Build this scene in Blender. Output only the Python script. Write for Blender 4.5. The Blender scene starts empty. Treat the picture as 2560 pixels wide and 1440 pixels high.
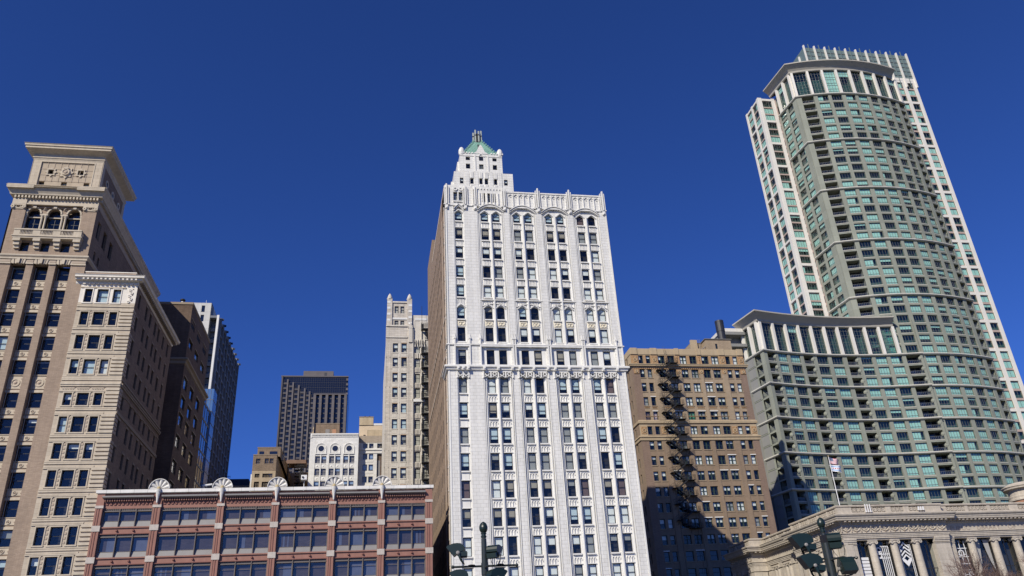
import bpy, math, random
from mathutils import Vector, Matrix
random.seed(11)
SC = bpy.context.scene
COL = SC.collection
RAD = math.radians
sin, cos, pi = math.sin, math.cos, math.pi

# ------------------------------------------------------------------ camera
YAW, PITCH, ROLL = RAD(10.936), RAD(26.461), RAD(-3.418)
fwd = Vector((sin(YAW) * cos(PITCH), cos(YAW) * cos(PITCH), sin(PITCH)))
rgt = Vector((cos(YAW), -sin(YAW), 0))
upv = rgt.cross(fwd)
r2 = rgt * cos(ROLL) + upv * sin(ROLL)
u2 = upv * cos(ROLL) - rgt * sin(ROLL)
cam = bpy.data.cameras.new("camera")
cam.sensor_width = 36.0
cam.lens = 28.036
cam.clip_start = 0.1
cam.clip_end = 6000
camo = bpy.data.objects.new("camera", cam)
M3 = Matrix((r2, u2, -fwd)).transposed().to_4x4()
camo.matrix_world = Matrix.Translation((0, 0, 1.6)) @ M3
COL.objects.link(camo)
SC.camera = camo

# ------------------------------------------------------------------ sky, sun, exposure
SUN_AZ, SUN_EL = RAD(43.5), RAD(35.6)      # azimuth of the light's travel, from +Y towards +X
W = bpy.data.worlds.new("World")
SC.world = W
W.use_nodes = True
nt = W.node_tree
bg = nt.nodes["Background"]
sky = nt.nodes.new("ShaderNodeTexSky")
sky.sky_type = 'NISHITA'
sky.sun_disc = False
sky.sun_elevation = SUN_EL
sky.sun_rotation = SUN_AZ + pi
sky.altitude = 200
sky.air_density = 0.75
sky.dust_density = 0.0
sky.ozone_density = 4.0
hs = nt.nodes.new("ShaderNodeMix")          # the camera's colour balance for the clear winter sky
hs.data_type = 'RGBA'
hs.blend_type = 'MULTIPLY'
hs.inputs[0].default_value = 1.0
hs.inputs[7].default_value = (.42, .71, 1.46, 1)
nt.links.new(sky.outputs[0], hs.inputs[6])
nt.links.new(hs.outputs[2], bg.inputs[0])
bg.inputs[1].default_value = 0.08
sun = bpy.data.lights.new("sun", 'SUN')
sun.energy = 5.0
sun.angle = RAD(0.53)
sun.color = (1.0, 0.93, 0.795)
suno = bpy.data.objects.new("sun", sun)
d = Vector((sin(SUN_AZ) * cos(SUN_EL), cos(SUN_AZ) * cos(SUN_EL), -sin(SUN_EL)))
suno.rotation_euler = d.to_track_quat('-Z', 'Y').to_euler()
suno.location = (-60, -60, 90)
COL.objects.link(suno)
SC.view_settings.view_transform = 'Standard'
SC.view_settings.look = 'None'
SC.view_settings.exposure = 0.0
SC.view_settings.gamma = 1.0
SC.cycles.max_bounces = 6
SC.cycles.transparent_max_bounces = 12

# ------------------------------------------------------------------ materials
MATS = {}


def mat(name, base, rough=0.8, var=0.12, vscale=0.35, joint=None, jcol=None, streak=0.0, metal=0.0, spec=0.3, bump=0.0,
        fine=0.0, tone=None):
    """stone, brick, paint, metal: mottled base colour, optional block joints (width, height, mortar) in metres"""
    if name in MATS:
        return MATS[name]
    m = bpy.data.materials.new(name)
    m.use_nodes = True
    t = m.node_tree
    N, L = t.nodes, t.links
    p = N["Principled BSDF"]
    p.inputs["Roughness"].default_value = rough
    p.inputs["Metallic"].default_value = metal
    p.inputs["Specular IOR Level"].default_value = spec
    uv = N.new("ShaderNodeTexCoord")
    c3 = tuple(base)
    col = None

    def ramp(fac, lo, hi):
        r = N.new("ShaderNodeMapRange")
        r.inputs[3].default_value = lo
        r.inputs[4].default_value = hi
        r.inputs[1].default_value = 0.3
        r.inputs[2].default_value = 0.7
        L.new(fac, r.inputs[0])
        return r.outputs[0]

    def scaled(colsock, f):
        mx = N.new("ShaderNodeMix")
        mx.data_type = 'RGBA'
        mx.blend_type = 'MULTIPLY'
        mx.inputs[0].default_value = 1.0
        if isinstance(colsock, tuple):
            mx.inputs[6].default_value = (*colsock, 1)
        else:
            L.new(colsock, mx.inputs[6])
        L.new(f, mx.inputs[7])
        return mx.outputs[2]

    col = c3
    if joint:
        b = N.new("ShaderNodeTexBrick")
        b.offset = joint[3] if len(joint) > 3 else 0.5
        b.inputs["Scale"].default_value = 1.0
        b.inputs["Brick Width"].default_value = joint[0]
        b.inputs["Row Height"].default_value = joint[1]
        b.inputs["Mortar Size"].default_value = joint[2]
        b.inputs["Mortar Smooth"].default_value = 0.2
        t1 = tone if tone else 0.07
        b.inputs["Color1"].default_value = (*[x * (1 - t1) for x in c3], 1)
        b.inputs["Color2"].default_value = (*[min(1, x * (1 + t1)) for x in c3], 1)
        jc = jcol or tuple(x * 0.55 for x in c3)
        b.inputs["Mortar"].default_value = (*jc, 1)
        L.new(uv.outputs["UV"], b.inputs["Vector"])
        col = b.outputs["Color"]
        if bump:
            bp = N.new("ShaderNodeBump")
            bp.inputs["Strength"].default_value = bump
            bp.inputs["Distance"].default_value = 0.02
            bp.invert = True
            L.new(b.outputs["Fac"], bp.inputs["Height"])
            L.new(bp.outputs[0], p.inputs["Normal"])
    if var:
        n = N.new("ShaderNodeTexNoise")
        n.inputs["Scale"].default_value = vscale
        n.inputs["Detail"].default_value = 6
        n.inputs["Roughness"].default_value = 0.65
        L.new(uv.outputs["Object"], n.inputs["Vector"])
        col = scaled(col, ramp(n.outputs[0], 1 - var, 1 + var))
    if fine:
        n = N.new("ShaderNodeTexNoise")
        n.inputs["Scale"].default_value = 3.0
        n.inputs["Detail"].default_value = 4
        L.new(uv.outputs["Object"], n.inputs["Vector"])
        col = scaled(col, ramp(n.outputs[0], 1 - fine, 1 + fine))
    if streak:
        mp = N.new("ShaderNodeMapping")
        mp.inputs["Scale"].default_value = (1.3, 1.3, 0.07)
        L.new(uv.outputs["Object"], mp.inputs["Vector"])
        n = N.new("ShaderNodeTexNoise")
        n.inputs["Scale"].default_value = 1.4
        n.inputs["Detail"].default_value = 5
        L.new(mp.outputs[0], n.inputs["Vector"])
        col = scaled(col, ramp(n.outputs[0], 1 - streak, 1.0 + streak * 0.3))
    if isinstance(col, tuple):
        p.inputs["Base Color"].default_value = (*col, 1)
    else:
        L.new(col, p.inputs["Base Color"])
    MATS[name] = m
    return m


def glass_mat(name, tint, refl=1.9, base=0.02, wav=0.25):
    """thin window glass: tinted see-through mixed with a mirror reflection that grows at grazing angles"""
    m = bpy.data.materials.new(name)
    m.use_nodes = True
    t = m.node_tree
    N, L = t.nodes, t.links
    N.remove(N["Principled BSDF"])
    out = N["Material Output"]
    tr = N.new("ShaderNodeBsdfTransparent")
    tr.inputs[0].default_value = (*tint, 1)
    gl = N.new("ShaderNodeBsdfGlossy")
    gl.inputs["Roughness"].default_value = 0.03
    lw = N.new("ShaderNodeLayerWeight")
    lw.inputs[0].default_value = 0.5
    pw = N.new("ShaderNodeMath")
    pw.operation = 'POWER'
    pw.inputs[1].default_value = 5.0
    L.new(lw.outputs["Facing"], pw.inputs[0])
    ma = N.new("ShaderNodeMath")
    ma.operation = 'MULTIPLY_ADD'
    ma.use_clamp = True
    ma.inputs[1].default_value = 0.9
    ma.inputs[2].default_value = base + .04 * refl
    L.new(pw.outputs[0], ma.inputs[0])
    tc = N.new("ShaderNodeTexCoord")
    ns = N.new("ShaderNodeTexNoise")
    ns.inputs["Scale"].default_value = 0.8
    L.new(tc.outputs["Object"], ns.inputs["Vector"])
    bp = N.new("ShaderNodeBump")
    bp.inputs["Strength"].default_value = wav
    bp.inputs["Distance"].default_value = 0.05
    L.new(ns.outputs[0], bp.inputs["Height"])
    L.new(bp.outputs[0], gl.inputs["Normal"])
    mx = N.new("ShaderNodeMixShader")
    L.new(ma.outputs[0], mx.inputs[0])
    L.new(tr.outputs[0], mx.inputs[1])
    L.new(gl.outputs[0], mx.inputs[2])
    L.new(mx.outputs[0], out.inputs[0])
    MATS[name] = m
    return m


TC = mat("white_terracotta", (.73, .715, .67), .45, .07, .3, (.78, .47, .016), (.47, .455, .42), .13, spec=.45, bump=.4, tone=.035)
TCP = mat("white_terracotta_trim", (.75, .735, .69), .45, .07, .6, None, None, .14, spec=.45)
TCY = mat("cream_terracotta_panel", (.72, .66, .52), .5, .10, 1.2)
COPPER = mat("green_copper_roof", (.21, .37, .30), .55, .12, 1.0, (.45, .40, .04), (.12, .27, .21), .1, bump=.6)
BRICKW = mat("tan_brown_brick", (.29, .21, .15), .85, .10, .25, (.6, .15, .012), (.2, .145, .105), .14, tone=.12)
BELTW = mat("pale_belt_stone", (.50, .42, .35), .8, .1)
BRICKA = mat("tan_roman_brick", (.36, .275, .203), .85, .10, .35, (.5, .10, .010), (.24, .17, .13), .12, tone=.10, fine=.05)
LIME = mat("carved_limestone", (.54, .465, .36), .8, .08, .5, None, None, .12, fine=.05)
LIMEJ = mat("limestone_blocks", (.51, .435, .335), .8, .08, .5, (1.6, .55, .015), (.36, .29, .22), .10, tone=.06)
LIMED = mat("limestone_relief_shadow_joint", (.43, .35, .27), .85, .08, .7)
TCA = mat("pale_terracotta_top", (.72, .67, .59), .6, .07, .8, None, None, .08)
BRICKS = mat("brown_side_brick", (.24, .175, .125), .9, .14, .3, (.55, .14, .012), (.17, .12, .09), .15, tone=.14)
REDT = mat("red_terracotta", (.31, .160, .125), .75, .08, .7, None, None, .12, fine=.05)
REDD = mat("red_terracotta_grooves", (.235, .11, .09), .8, .08, .7)
BANDK = mat("pale_stone_block", (.49, .44, .39), .75, .08, 1.5, fine=.06)
COPEK = mat("white_coping_stone", (.74, .72, .68), .6, .06, .6, (1.5, 1.2, .02, 0), (.34, .33, .31), .08)
SHELL = mat("white_shell_terracotta", (.66, .64, .60), .55, .07, 1.5)
KNOB = mat("ochre_knob", (.42, .33, .17), .6, .1)
METK = mat("grey_brown_window_metal", (.145, .125, .112), .55, .10, 1.2, spec=.4)
METL = mat("grey_sill_panel", (.235, .225, .215), .5, .08, 1.0, spec=.4)
BROWNM = mat("brown_brick_pier", (.262, .196, .138), .88, .10, .3, (.55, .13, .010), (.22, .15, .105), .12, tone=.08)
BROWNL = mat("light_brown_brick", (.345, .27, .188), .88, .10, .3, (.55, .13, .010), (.29, .21, .14), .12, tone=.08)
MAUVE = mat("mauve_brick_corner", (.24, .172, .130), .88, .08, .3, (.55, .13, .010), (.16, .10, .085), .10, tone=.08)
BELTM = mat("buff_belt_course", (.44, .345, .225), .8, .08, .5, None, None, .1)
ORN = mat("orange_terracotta_relief", (.37, .235, .125), .8, .14, 1.8)
CONC = mat("greenish_grey_concrete", (.262, .275, .228), .8, .06, .15, (4.3, 3.2, .03, 0), (.21, .21, .175), .10)
CONCB = mat("pale_band_concrete", (.56, .54, .47), .7, .06, .3, None, None, .08)
CONCP = mat("smooth_grey_panel", (.235, .235, .225), .7, .05, .3)
WHITEN = mat("white_precast", (.70, .67, .61), .6, .05, .3, None, None, .08)
PINKN = mat("pinkish_spandrel", (.40, .315, .275), .8, .06, .4)
CORN = mat("buff_cornice_metal", (.44, .41, .35), .6, .05, .4)
FRN = mat("dark_grey_window_frame", (.15, .16, .16), .45, .0)
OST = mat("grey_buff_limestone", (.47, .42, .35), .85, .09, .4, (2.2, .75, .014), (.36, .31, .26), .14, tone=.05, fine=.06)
OTR = mat("carved_library_stone", (.49, .435, .36), .85, .10, .6, None, None, .14, fine=.08)
OSH = mat("dark_library_stone", (.33, .27, .22), .9, .1, .8)  # darker tone for the lettering and small carved details
CREAMJ = mat("cream_terracotta_blocks", (.56, .51, .44), .75, .07, .25, (1.3, .42, .02), (.38, .33, .27), .16, tone=.13)
CREAMP = mat("cream_terracotta_plain", (.62, .575, .50), .75, .10, .8, None, None, .15)
RUSTJ = mat("rust_stained_terracotta", (.42, .31, .22), .8, .2, 1.2)
WHITEH = mat("white_painted_masonry", (.70, .69, .655), .6, .04, .4, (1.1, .5, .012), (.62, .62, .60), .06)
WHITEHP = mat("white_painted_trim", (.70, .69, .655), .6, .04, .6)
CREAMI = mat("cream_painted_masonry", (.70, .67, .60), .7, .06, .4, (1.2, .5, .015), (.52, .49, .43), .08)
BEIGEI = mat("beige_party_wall", (.50, .40, .26), .85, .10, .3, (.5, .14, .01), (.38, .30, .20), .15)
BEIGEP = mat("patched_beige_plaster", (.60, .48, .33), .85, .10, .6)
BROWNG = mat("dirty_brown_brick", (.235, .175, .125), .9, .16, .4, (.5, .14, .01), (.15, .11, .08), .2, tone=.16)
BUFFG = mat("buff_brick", (.44, .35, .24), .9, .14, .5, (.5, .14, .01), (.31, .25, .17), .18)
DARKB = mat("dark_brown_brick", (.155, .108, .080), .9, .16, .3, (.55, .14, .012), (.095, .066, .05), .15, tone=.14)
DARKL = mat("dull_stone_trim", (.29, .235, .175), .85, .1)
GREYC = mat("light_grey_precast", (.60, .585, .55), .75, .05, .3, (3.2, 2.4, .05, 0), (.42, .41, .39), .08)
BLUEE = mat("slate_spandrel", (.055, .058, .072), .6, .06, .2)
BLUEC = mat("blue_grey_precast", (.17, .18, .20), .7, .06, .3)
GRANE = mat("brown_grey_granite", (.085, .078, .085), .6, .07, .2, None, None, .06)
GRANP = mat("pinkish_granite", (.125, .112, .115), .65, .06, .2, (4, 2, .04), (.19, .155, .15))
IRON = mat("black_ironwork", (.018, .018, .02), .6, .2, 2.0, spec=.4)
TANKM = mat("black_tank_steel", (.025, .026, .032), .45, .15, 1.0, spec=.5)
FRD = mat("black_sash", (.022, .022, .025), .5, .0, spec=.4)
FRG = mat("dark_green_sash", (.030, .052, .045), .5, .0, spec=.4)
FRB = mat("brown_sash", (.055, .045, .04), .5, .0)
ROOM = mat("dark_room", (.032, .030, .030), .9, .0)
LAMPG = mat("dark_green_lamp_paint", (.008, .019, .016), .36, .12, 3.0, spec=.5)
LAMPI = mat("dark_iron_paint", (.020, .026, .026), .38, .15, 4.0, spec=.5)
LAMPB = mat("blackened_steel", (.02, .02, .024), .5, .1, 3.0)
LENS = mat("grey_lamp_lens", (.05, .05, .07), .15, .0, spec=.6)
ROOFM = mat("grey_roof_gravel", (.16, .15, .14), .95, .15, .5)
STEELW = mat("white_painted_steel", (.72, .72, .72), .5, .05)
ZINC = mat("navy_metal_roof", (.03, .035, .055), .5, .1)
BL_W = mat("white_blind", (.82, .82, .79), .8, .04, 1.0)
BL_L = mat("pale_blue_blind", (.56, .66, .70), .8, .04, 1.0)
BL_T = mat("tan_blind", (.40, .345, .27), .8, .05, 1.0)
BL_G = mat("grey_blind", (.34, .335, .32), .8, .05, 1.0)
BL_B = mat("brown_curtain", (.16, .105, .09), .85, .08, 1.0)
BL_C = mat("pale_curtain", (.22, .21, .225), .85, .12, 1.5)
BL_GR = mat("green_blind", (.10, .30, .16), .85, .08, 1.0)
BL_P = mat("pink_blind", (.55, .42, .42), .85, .05, 1.0)
GL = glass_mat("clear_window_glass", (.86, .90, .90), 1.6, .01)
GLN = glass_mat("teal_window_glass", (.60, .82, .78), 1.6, .03, .35)
GLB = glass_mat("blue_mirror_glass", (.10, .16, .26), 2.0, .30, .35)
GLK = glass_mat("blue_shop_glass", (.66, .72, .84), 1.9, .02, .3)
ROOMT = mat("dim_teal_room", (.10, .125, .115), .9, .0)
SCRN = mat("grey_teal_screen_glass", (.13, .18, .185), .4, .05, .5, spec=.4)
CREST = mat("pale_diaper_brick", (.45, .37, .275), .85, .10, .6, None, None, .10, fine=.06)
GLX = mat("far_dark_glass", (.010, .014, .028), .08, .0, spec=.8)
GLE = mat("far_navy_glass", (.010, .013, .026), .15, .0, spec=.6)

# ------------------------------------------------------------------ mesh builder


class MB:
    def __init__(s):
        s.v, s.f, s.mi, s.mats, s.sm = [], [], [], [], []

    def poly(s, pts, m, smooth=False):
        b = len(s.v)
        s.v.extend(pts)
        s.f.append(tuple(range(b, b + len(pts))))
        if m not in s.mats:
            s.mats.append(m)
        s.mi.append(s.mats.index(m))
        s.sm.append(smooth)

    def box(s, x0, x1, y0, y1, z0, z1, m, skip=""):
        a = [(x0, y0, z0), (x1, y0, z0), (x1, y1, z0), (x0, y1, z0), (x0, y0, z1), (x1, y0, z1), (x1, y1, z1), (x0, y1, z1)]
        for k, q in (("f", (0, 1, 5, 4)), ("r", (1, 2, 6, 5)), ("b", (2, 3, 7, 6)), ("l", (3, 0, 4, 7)), ("t", (4, 5, 6, 7)), ("d", (3, 2, 1, 0))):
            if k not in skip:
                s.poly([a[i] for i in q], m)

    def tube(s, pts, r, m, n=6, r1=None, smooth=True, cap=True):
        pts = [Vector(p) for p in pts]
        rings = []
        for i, p in enumerate(pts):
            a = pts[max(0, i - 1)]
            b = pts[min(len(pts) - 1, i + 1)]
            t = (b - a).normalized()
            q = t.cross(Vector((0, 0, 1)))
            if q.length < 1e-3:
                q = t.cross(Vector((1, 0, 0)))
            q.normalize()
            w = q.cross(t)
            rr = r if r1 is None else r + (r1 - r) * i / (len(pts) - 1)
            rings.append([tuple(p + (q * cos(2 * pi * k / n) + w * sin(2 * pi * k / n)) * rr) for k in range(n)])
        for i in range(len(rings) - 1):
            for k in range(n):
                s.poly([rings[i][k], rings[i][(k + 1) % n], rings[i + 1][(k + 1) % n], rings[i + 1][k]], m, smooth)
        if cap:
            s.poly(rings[0][::-1], m)
            s.poly(rings[-1], m)

    def lathe(s, c, prof, m, n=16, ax=None, smooth=True):
        """prof: (radius, height) up the axis ax from point c"""
        c = Vector(c)
        az = Vector(ax or (0, 0, 1)).normalized()
        q = az.cross(Vector((0, 1, 0)))
        if q.length < 1e-3:
            q = Vector((1, 0, 0))
        q.normalize()
        w = az.cross(q)
        R = [[tuple(c + az * h + (q * cos(2 * pi * k / n) + w * sin(2 * pi * k / n)) * r) for k in range(n)] for r, h in prof]
        for i in range(len(R) - 1):
            for k in range(n):
                s.poly([R[i][k], R[i][(k + 1) % n], R[i + 1][(k + 1) % n], R[i + 1][k]], m, smooth)
        s.poly(R[-1], m)
        s.poly(R[0][::-1], m)

    def build(s, name, parent=None, **props):
        if not s.f:
            return None
        off = Vector((0, 0, 0))
        pp = parent
        while pp is not None:
            off = off + Vector(pp.location)
            pp = pp.parent
        me = bpy.data.meshes.new(name)
        ox, oy, oz = off
        me.from_pydata([(a - ox, b - oy, c - oz) for a, b, c in s.v], [], s.f)
        for m in s.mats:
            me.materials.append(m)
        me.polygons.foreach_set("material_index", s.mi)
        me.polygons.foreach_set("use_smooth", s.sm)
        uv = me.uv_layers.new(name="UVMap")
        co = []
        for f in s.f:
            a, b, c = Vector(s.v[f[0]]), Vector(s.v[f[1]]), Vector(s.v[f[-1]])
            n = (b - a).cross(c - a)
            if n.length < 1e-9 and len(f) > 3:
                n = (Vector(s.v[f[2]]) - b).cross(a - b)
            n = n.normalized() if n.length > 1e-12 else Vector((0, 0, 1))
            if abs(n.z) > 0.75:
                for i in f:
                    co += [s.v[i][0], s.v[i][1]]
            else:
                t = Vector((n.y, -n.x))
                t.normalize()
                if abs(t.x) > abs(t.y):
                    if t.x < 0:
                        t = -t
                elif t.y < 0:
                    t = -t
                for i in f:
                    co += [s.v[i][0] * t.x + s.v[i][1] * t.y, s.v[i][2]]
        uv.data.foreach_set("uv", co)
        me.update()
        o = bpy.data.objects.new(name, me)
        COL.objects.link(o)
        if parent:
            o.parent = parent
        for k, v in props.items():
            o[k] = v
        return o


def thing(name, label, cat, loc, group=None):
    o = bpy.data.objects.new(name, None)
    o.empty_display_size = 1
    COL.objects.link(o)
    o.location = loc
    o["label"] = label
    o["category"] = cat
    if group:
        o["group"] = group
    return o


# a "frame" maps facade coordinates (s along, z up, d outward) to the world
def front(Y):
    return lambda s, z, d: (s, Y - d, z)


def right(X):
    return lambda s, z, d: (X + d, s, z)


def left(X):
    return lambda s, z, d: (X - d, s, z)


def circ3(a, b, c):
    ax, ay = a; bx, by = b; cx, cy = c
    D = 2 * (ax * (by - cy) + bx * (cy - ay) + cx * (ay - by))
    ux = ((ax * ax + ay * ay) * (by - cy) + (bx * bx + by * by) * (cy - ay) + (cx * cx + cy * cy) * (ay - by)) / D
    uy = ((ax * ax + ay * ay) * (cx - bx) + (bx * bx + by * by) * (ax - cx) + (cx * cx + cy * cy) * (bx - ax)) / D
    return ux, uy, math.hypot(ax - ux, ay - uy)


def arcf(a, b, c):
    """facade on the circle through three plan points, addressed by X; outward is towards the street (-Y)"""
    cx, cy, R = circ3(a, b, c)
    if cy > b[1]:
        def fr(s, z, d):
            y = cy - math.sqrt(R * R - (s - cx) ** 2)
            nx, ny = (s - cx) / R, (y - cy) / R
            return (s + nx * d, y + ny * d, z)
    else:
        def fr(s, z, d):
            y = cy + math.sqrt(R * R - (s - cx) ** 2)
            nx, ny = (cx - s) / R, (cy - y) / R
            return (s + nx * d, y + ny * d, z)
    return fr


def fbox(mb, fr, s0, s1, z0, z1, d0, d1, m, n=1, ends=True, tb=True):
    for i in range(n):
        a = s0 + (s1 - s0) * i / n
        b = s0 + (s1 - s0) * (i + 1) / n
        mb.poly([fr(a, z0, d1), fr(b, z0, d1), fr(b, z1, d1), fr(a, z1, d1)], m)
        if tb:
            mb.poly([fr(a, z1, d1), fr(b, z1, d1), fr(b, z1, d0), fr(a, z1, d0)], m)
            mb.poly([fr(a, z0, d0), fr(b, z0, d0), fr(b, z0, d1), fr(a, z0, d1)], m)
    if ends:
        for a in (s0, s1):
            mb.poly([fr(a, z0, d0), fr(a, z0, d1), fr(a, z1, d1), fr(a, z1, d0)], m)


def fquad(mb, fr, s0, s1, z0, z1, d, m, n=1):
    for i in range(n):
        a = s0 + (s1 - s0) * i / n
        b = s0 + (s1 - s0) * (i + 1) / n
        mb.poly([fr(a, z0, d), fr(b, z0, d), fr(b, z1, d), fr(a, z1, d)], m)


def wall(mb, fr, ss, zs, is_open, m, depth=.3, rm=None, d=0.0, pick=None):
    """wall on a grid of facade lines; open cells get reveals of the given depth"""
    rm = rm or m
    nx, nz = len(ss) - 1, len(zs) - 1

    def op(i, j):
        return 0 <= i < nx and 0 <= j < nz and is_open(i, j)
    for i in range(nx):
        for j in range(nz):
            a, b, c, e = ss[i], ss[i + 1], zs[j], zs[j + 1]
            if not op(i, j):
                fquad(mb, fr, a, b, c, e, d, pick(i, j) if pick else m)
            else:
                if not op(i - 1, j):
                    mb.poly([fr(a, c, d), fr(a, e, d), fr(a, e, d - depth), fr(a, c, d - depth)], rm)
                if not op(i + 1, j):
                    mb.poly([fr(b, c, d), fr(b, e, d), fr(b, e, d - depth), fr(b, c, d - depth)], rm)
                if not op(i, j - 1):
                    mb.poly([fr(a, c, d), fr(b, c, d), fr(b, c, d - depth), fr(a, c, d - depth)], rm)
                if not op(i, j + 1):
                    mb.poly([fr(a, e, d), fr(b, e, d), fr(b, e, d - depth), fr(a, e, d - depth)], rm)


def cuts(spans, lo, hi):
    """grid lines and the set of open indices for a list of (start, end) openings between lo and hi"""
    L = [lo]
    op = set()
    for a, b in sorted(spans):
        L += [a, b]
        op.add(len(L) - 2)
    L.append(hi)
    return L, op


def win(par, fr, s0, s1, z0, z1, d, fm=None, gm=None, bl=None, mull=(), rails=(.5,), fw=.07, stuff=None, room=.45, th=.07, rm=None, name="window"):
    """sash window: frame (part) with pane and blind (sub-parts); or the same shapes added to one 'stuff' mesh"""
    fm = fm or FRD
    gm = gm or GL
    RMx = ROOMT if gm is GLN else ROOM
    F = stuff or MB()
    for a, b, c, e in ((s0, s0 + fw, z0, z1), (s1 - fw, s1, z0, z1)):
        fbox(F, fr, a, b, c, e, d - th, d, fm)
    for c, e in ((z0, z0 + fw), (z1 - fw, z1)):
        fbox(F, fr, s0 + fw, s1 - fw, c, e, d - th, d - .004, fm, ends=False)
    for q in mull:
        x = s0 + (s1 - s0) * q
        fbox(F, fr, x - fw * .4, x + fw * .4, z0 + fw, z1 - fw, d - th, d - .008, fm, tb=False)
    for q in rails:
        z = z0 + (z1 - z0) * q
        fbox(F, fr, s0 + fw, s1 - fw, z - fw * .4, z + fw * .4, d - th, d - .012, fm, ends=False)
    P = stuff or MB()
    g = d - th * .6
    fquad(P, fr, s0 + fw * .5, s1 - fw * .5, z0 + fw * .5, z1 - fw * .5, g, gm)
    if room:
        k = g - room
        fquad(P, fr, s0, s1, z0, z1, k, RMx)
        for a in (s0, s1):
            P.poly([fr(a, z0, g - .02), fr(a, z1, g - .02), fr(a, z1, k), fr(a, z0, k)], RMx)
        for c in (z0, z1):
            P.poly([fr(s0, c, g - .02), fr(s1, c, g - .02), fr(s1, c, k), fr(s0, c, k)], RMx)
    B = None
    if bl:
        B = stuff or MB()
        for q in (bl if isinstance(bl, list) else [bl]):
            bm, fa = q[0], q[1]
            u0, u1 = (q[2], q[3]) if len(q) > 2 else (0, 1)
            w = s1 - s0 - 2 * fw
            zt = z1 - fw
            zb = zt - (z1 - z0 - 2 * fw) * fa
            fquad(B, fr, s0 + fw + w * u0, s0 + fw + w * u1, zb, zt, g - .09, bm)
    if stuff is None:
        o = F.build(name, par)
        P.build("pane", o)
        if B:
            B.build("blind", o)
        return o


class Budget:
    """the first n windows become parts of their own, the rest share one 'stuff' part"""

    def __init__(s, par, n=100, name="window"):
        s.par, s.n, s.mb, s.name = par, n, MB(), name

    def get(s):
        if s.n > 0:
            s.n -= 1
            return None
        return s.mb

    def done(s):
        s.mb.build(s.name, s.par, kind="stuff")


def archpts(s0, s1, zs, rise, kind="round", n=10):
    c, h = (s0 + s1) / 2, (s1 - s0) / 2
    out = []
    for i in range(n + 1):
        t = i / n
        if kind == "round":
            a = pi * (1 - t)
            out.append((c + h * cos(a), zs + rise * sin(a)))
        elif kind == "tudor":
            u = abs(2 * t - 1)
            out.append((s0 + (s1 - s0) * t, zs + rise * (1 - u) ** .75))
        else:
            u = 2 * t - 1
            out.append((s0 + (s1 - s0) * t, zs + rise * (1 - u * u)))
    return out


def arch_mould(mb, fr, s0, s1, zs, rise, w, d0, d1, m, kind="round", n=10):
    """raised band following an arch"""
    P = archpts(s0, s1, zs, rise, kind, n)
    Q = archpts(s0 - w, s1 + w, zs, rise + w, kind, n)
    for i in range(n):
        a, b, c, e = P[i], P[i + 1], Q[i + 1], Q[i]
        mb.poly([fr(*a, d1), fr(*b, d1), fr(*c, d1), fr(*e, d1)], m)
        mb.poly([fr(*a, d0), fr(*b, d0), fr(*b, d1), fr(*a, d1)], m)
        mb.poly([fr(*e, d1), fr(*c, d1), fr(*c, d0), fr(*e, d0)], m)
    for a, e in ((P[0], Q[0]), (P[n], Q[n])):
        mb.poly([fr(*a, d0), fr(*a, d1), fr(*e, d1), fr(*e, d0)], m)


def arch_fill(mb, fr, s0, s1, zs, rise, ztop, d, m, kind="round", n=10, depth=.2):
    """wall between an arch and the square head of its opening"""
    P = archpts(s0, s1, zs, rise, kind, n)
    for i in range(n):
        a, b = P[i], P[i + 1]
        mb.poly([fr(*a, d), fr(*b, d), fr(b[0], ztop, d), fr(a[0], ztop, d)], m)
        mb.poly([fr(*a, d), fr(*b, d), fr(*b, d - depth), fr(*a, d - depth)], m)


def prof(mb, path, pr, m, closed=False):
    """sweep a profile (outward, z) along a plan path (left to right seen from outside) with mitred corners"""
    P = [Vector(p) for p in path]
    n = len(P)
    offs = []
    for i in range(n):
        if closed:
            a, b = P[i - 1], P[(i + 1) % n]
        else:
            a, b = (P[i - 1] if i else None), (P[i + 1] if i < n - 1 else None)
        ns = []
        if a is not None:
            t = (P[i] - a).normalized()
            ns.append(Vector((t.y, -t.x)))
        if b is not None:
            t = (b - P[i]).normalized()
            ns.append(Vector((t.y, -t.x)))
        if len(ns) == 2:
            q = ns[0] + ns[1]
            q = q / max(.25, (1 + ns[0].dot(ns[1])))
        else:
            q = ns[0]
        offs.append(q)
    for i in range(n if closed else n - 1):
        j = (i + 1) % n
        for k in range(len(pr) - 1):
            (o0, z0), (o1, z1) = pr[k], pr[k + 1]
            a = P[i] + offs[i] * o0; b = P[j] + offs[j] * o0
            c = P[j] + offs[j] * o1; e = P[i] + offs[i] * o1
            mb.poly([(a.x, a.y, z0), (b.x, b.y, z0), (c.x, c.y, z1), (e.x, e.y, z1)], m)
    if not closed:
        for i in (0, n - 1):
            mb.poly([((P[i] + offs[i] * o).x, (P[i] + offs[i] * o).y, z) for o, z in pr], m)


def dentils(mb, fr, s0, s1, z0, z1, d0, d1, m, pitch, fill=.5):
    n = max(1, int(round((s1 - s0) / pitch)))
    p = (s1 - s0) / n
    for i in range(n):
        a = s0 + p * (i + .5 - fill / 2)
        fbox(mb, fr, a, a + p * fill, z0, z1, d0, d1, m)


def disc(mb, fr, s, z, r, d0, d1, m, n=14, r2=None):
    """raised boss on a facade"""
    r2 = r if r2 is None else r2
    A = [(s + r * cos(2 * pi * k / n), z + r * sin(2 * pi * k / n)) for k in range(n)]
    B = [(s + r2 * cos(2 * pi * k / n), z + r2 * sin(2 * pi * k / n)) for k in range(n)]
    for k in range(n):
        q = (k + 1) % n
        mb.poly([fr(*A[k], d0), fr(*A[q], d0), fr(*B[q], d1), fr(*B[k], d1)], m)
    mb.poly([fr(*p, d1) for p in B], m)


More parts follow.
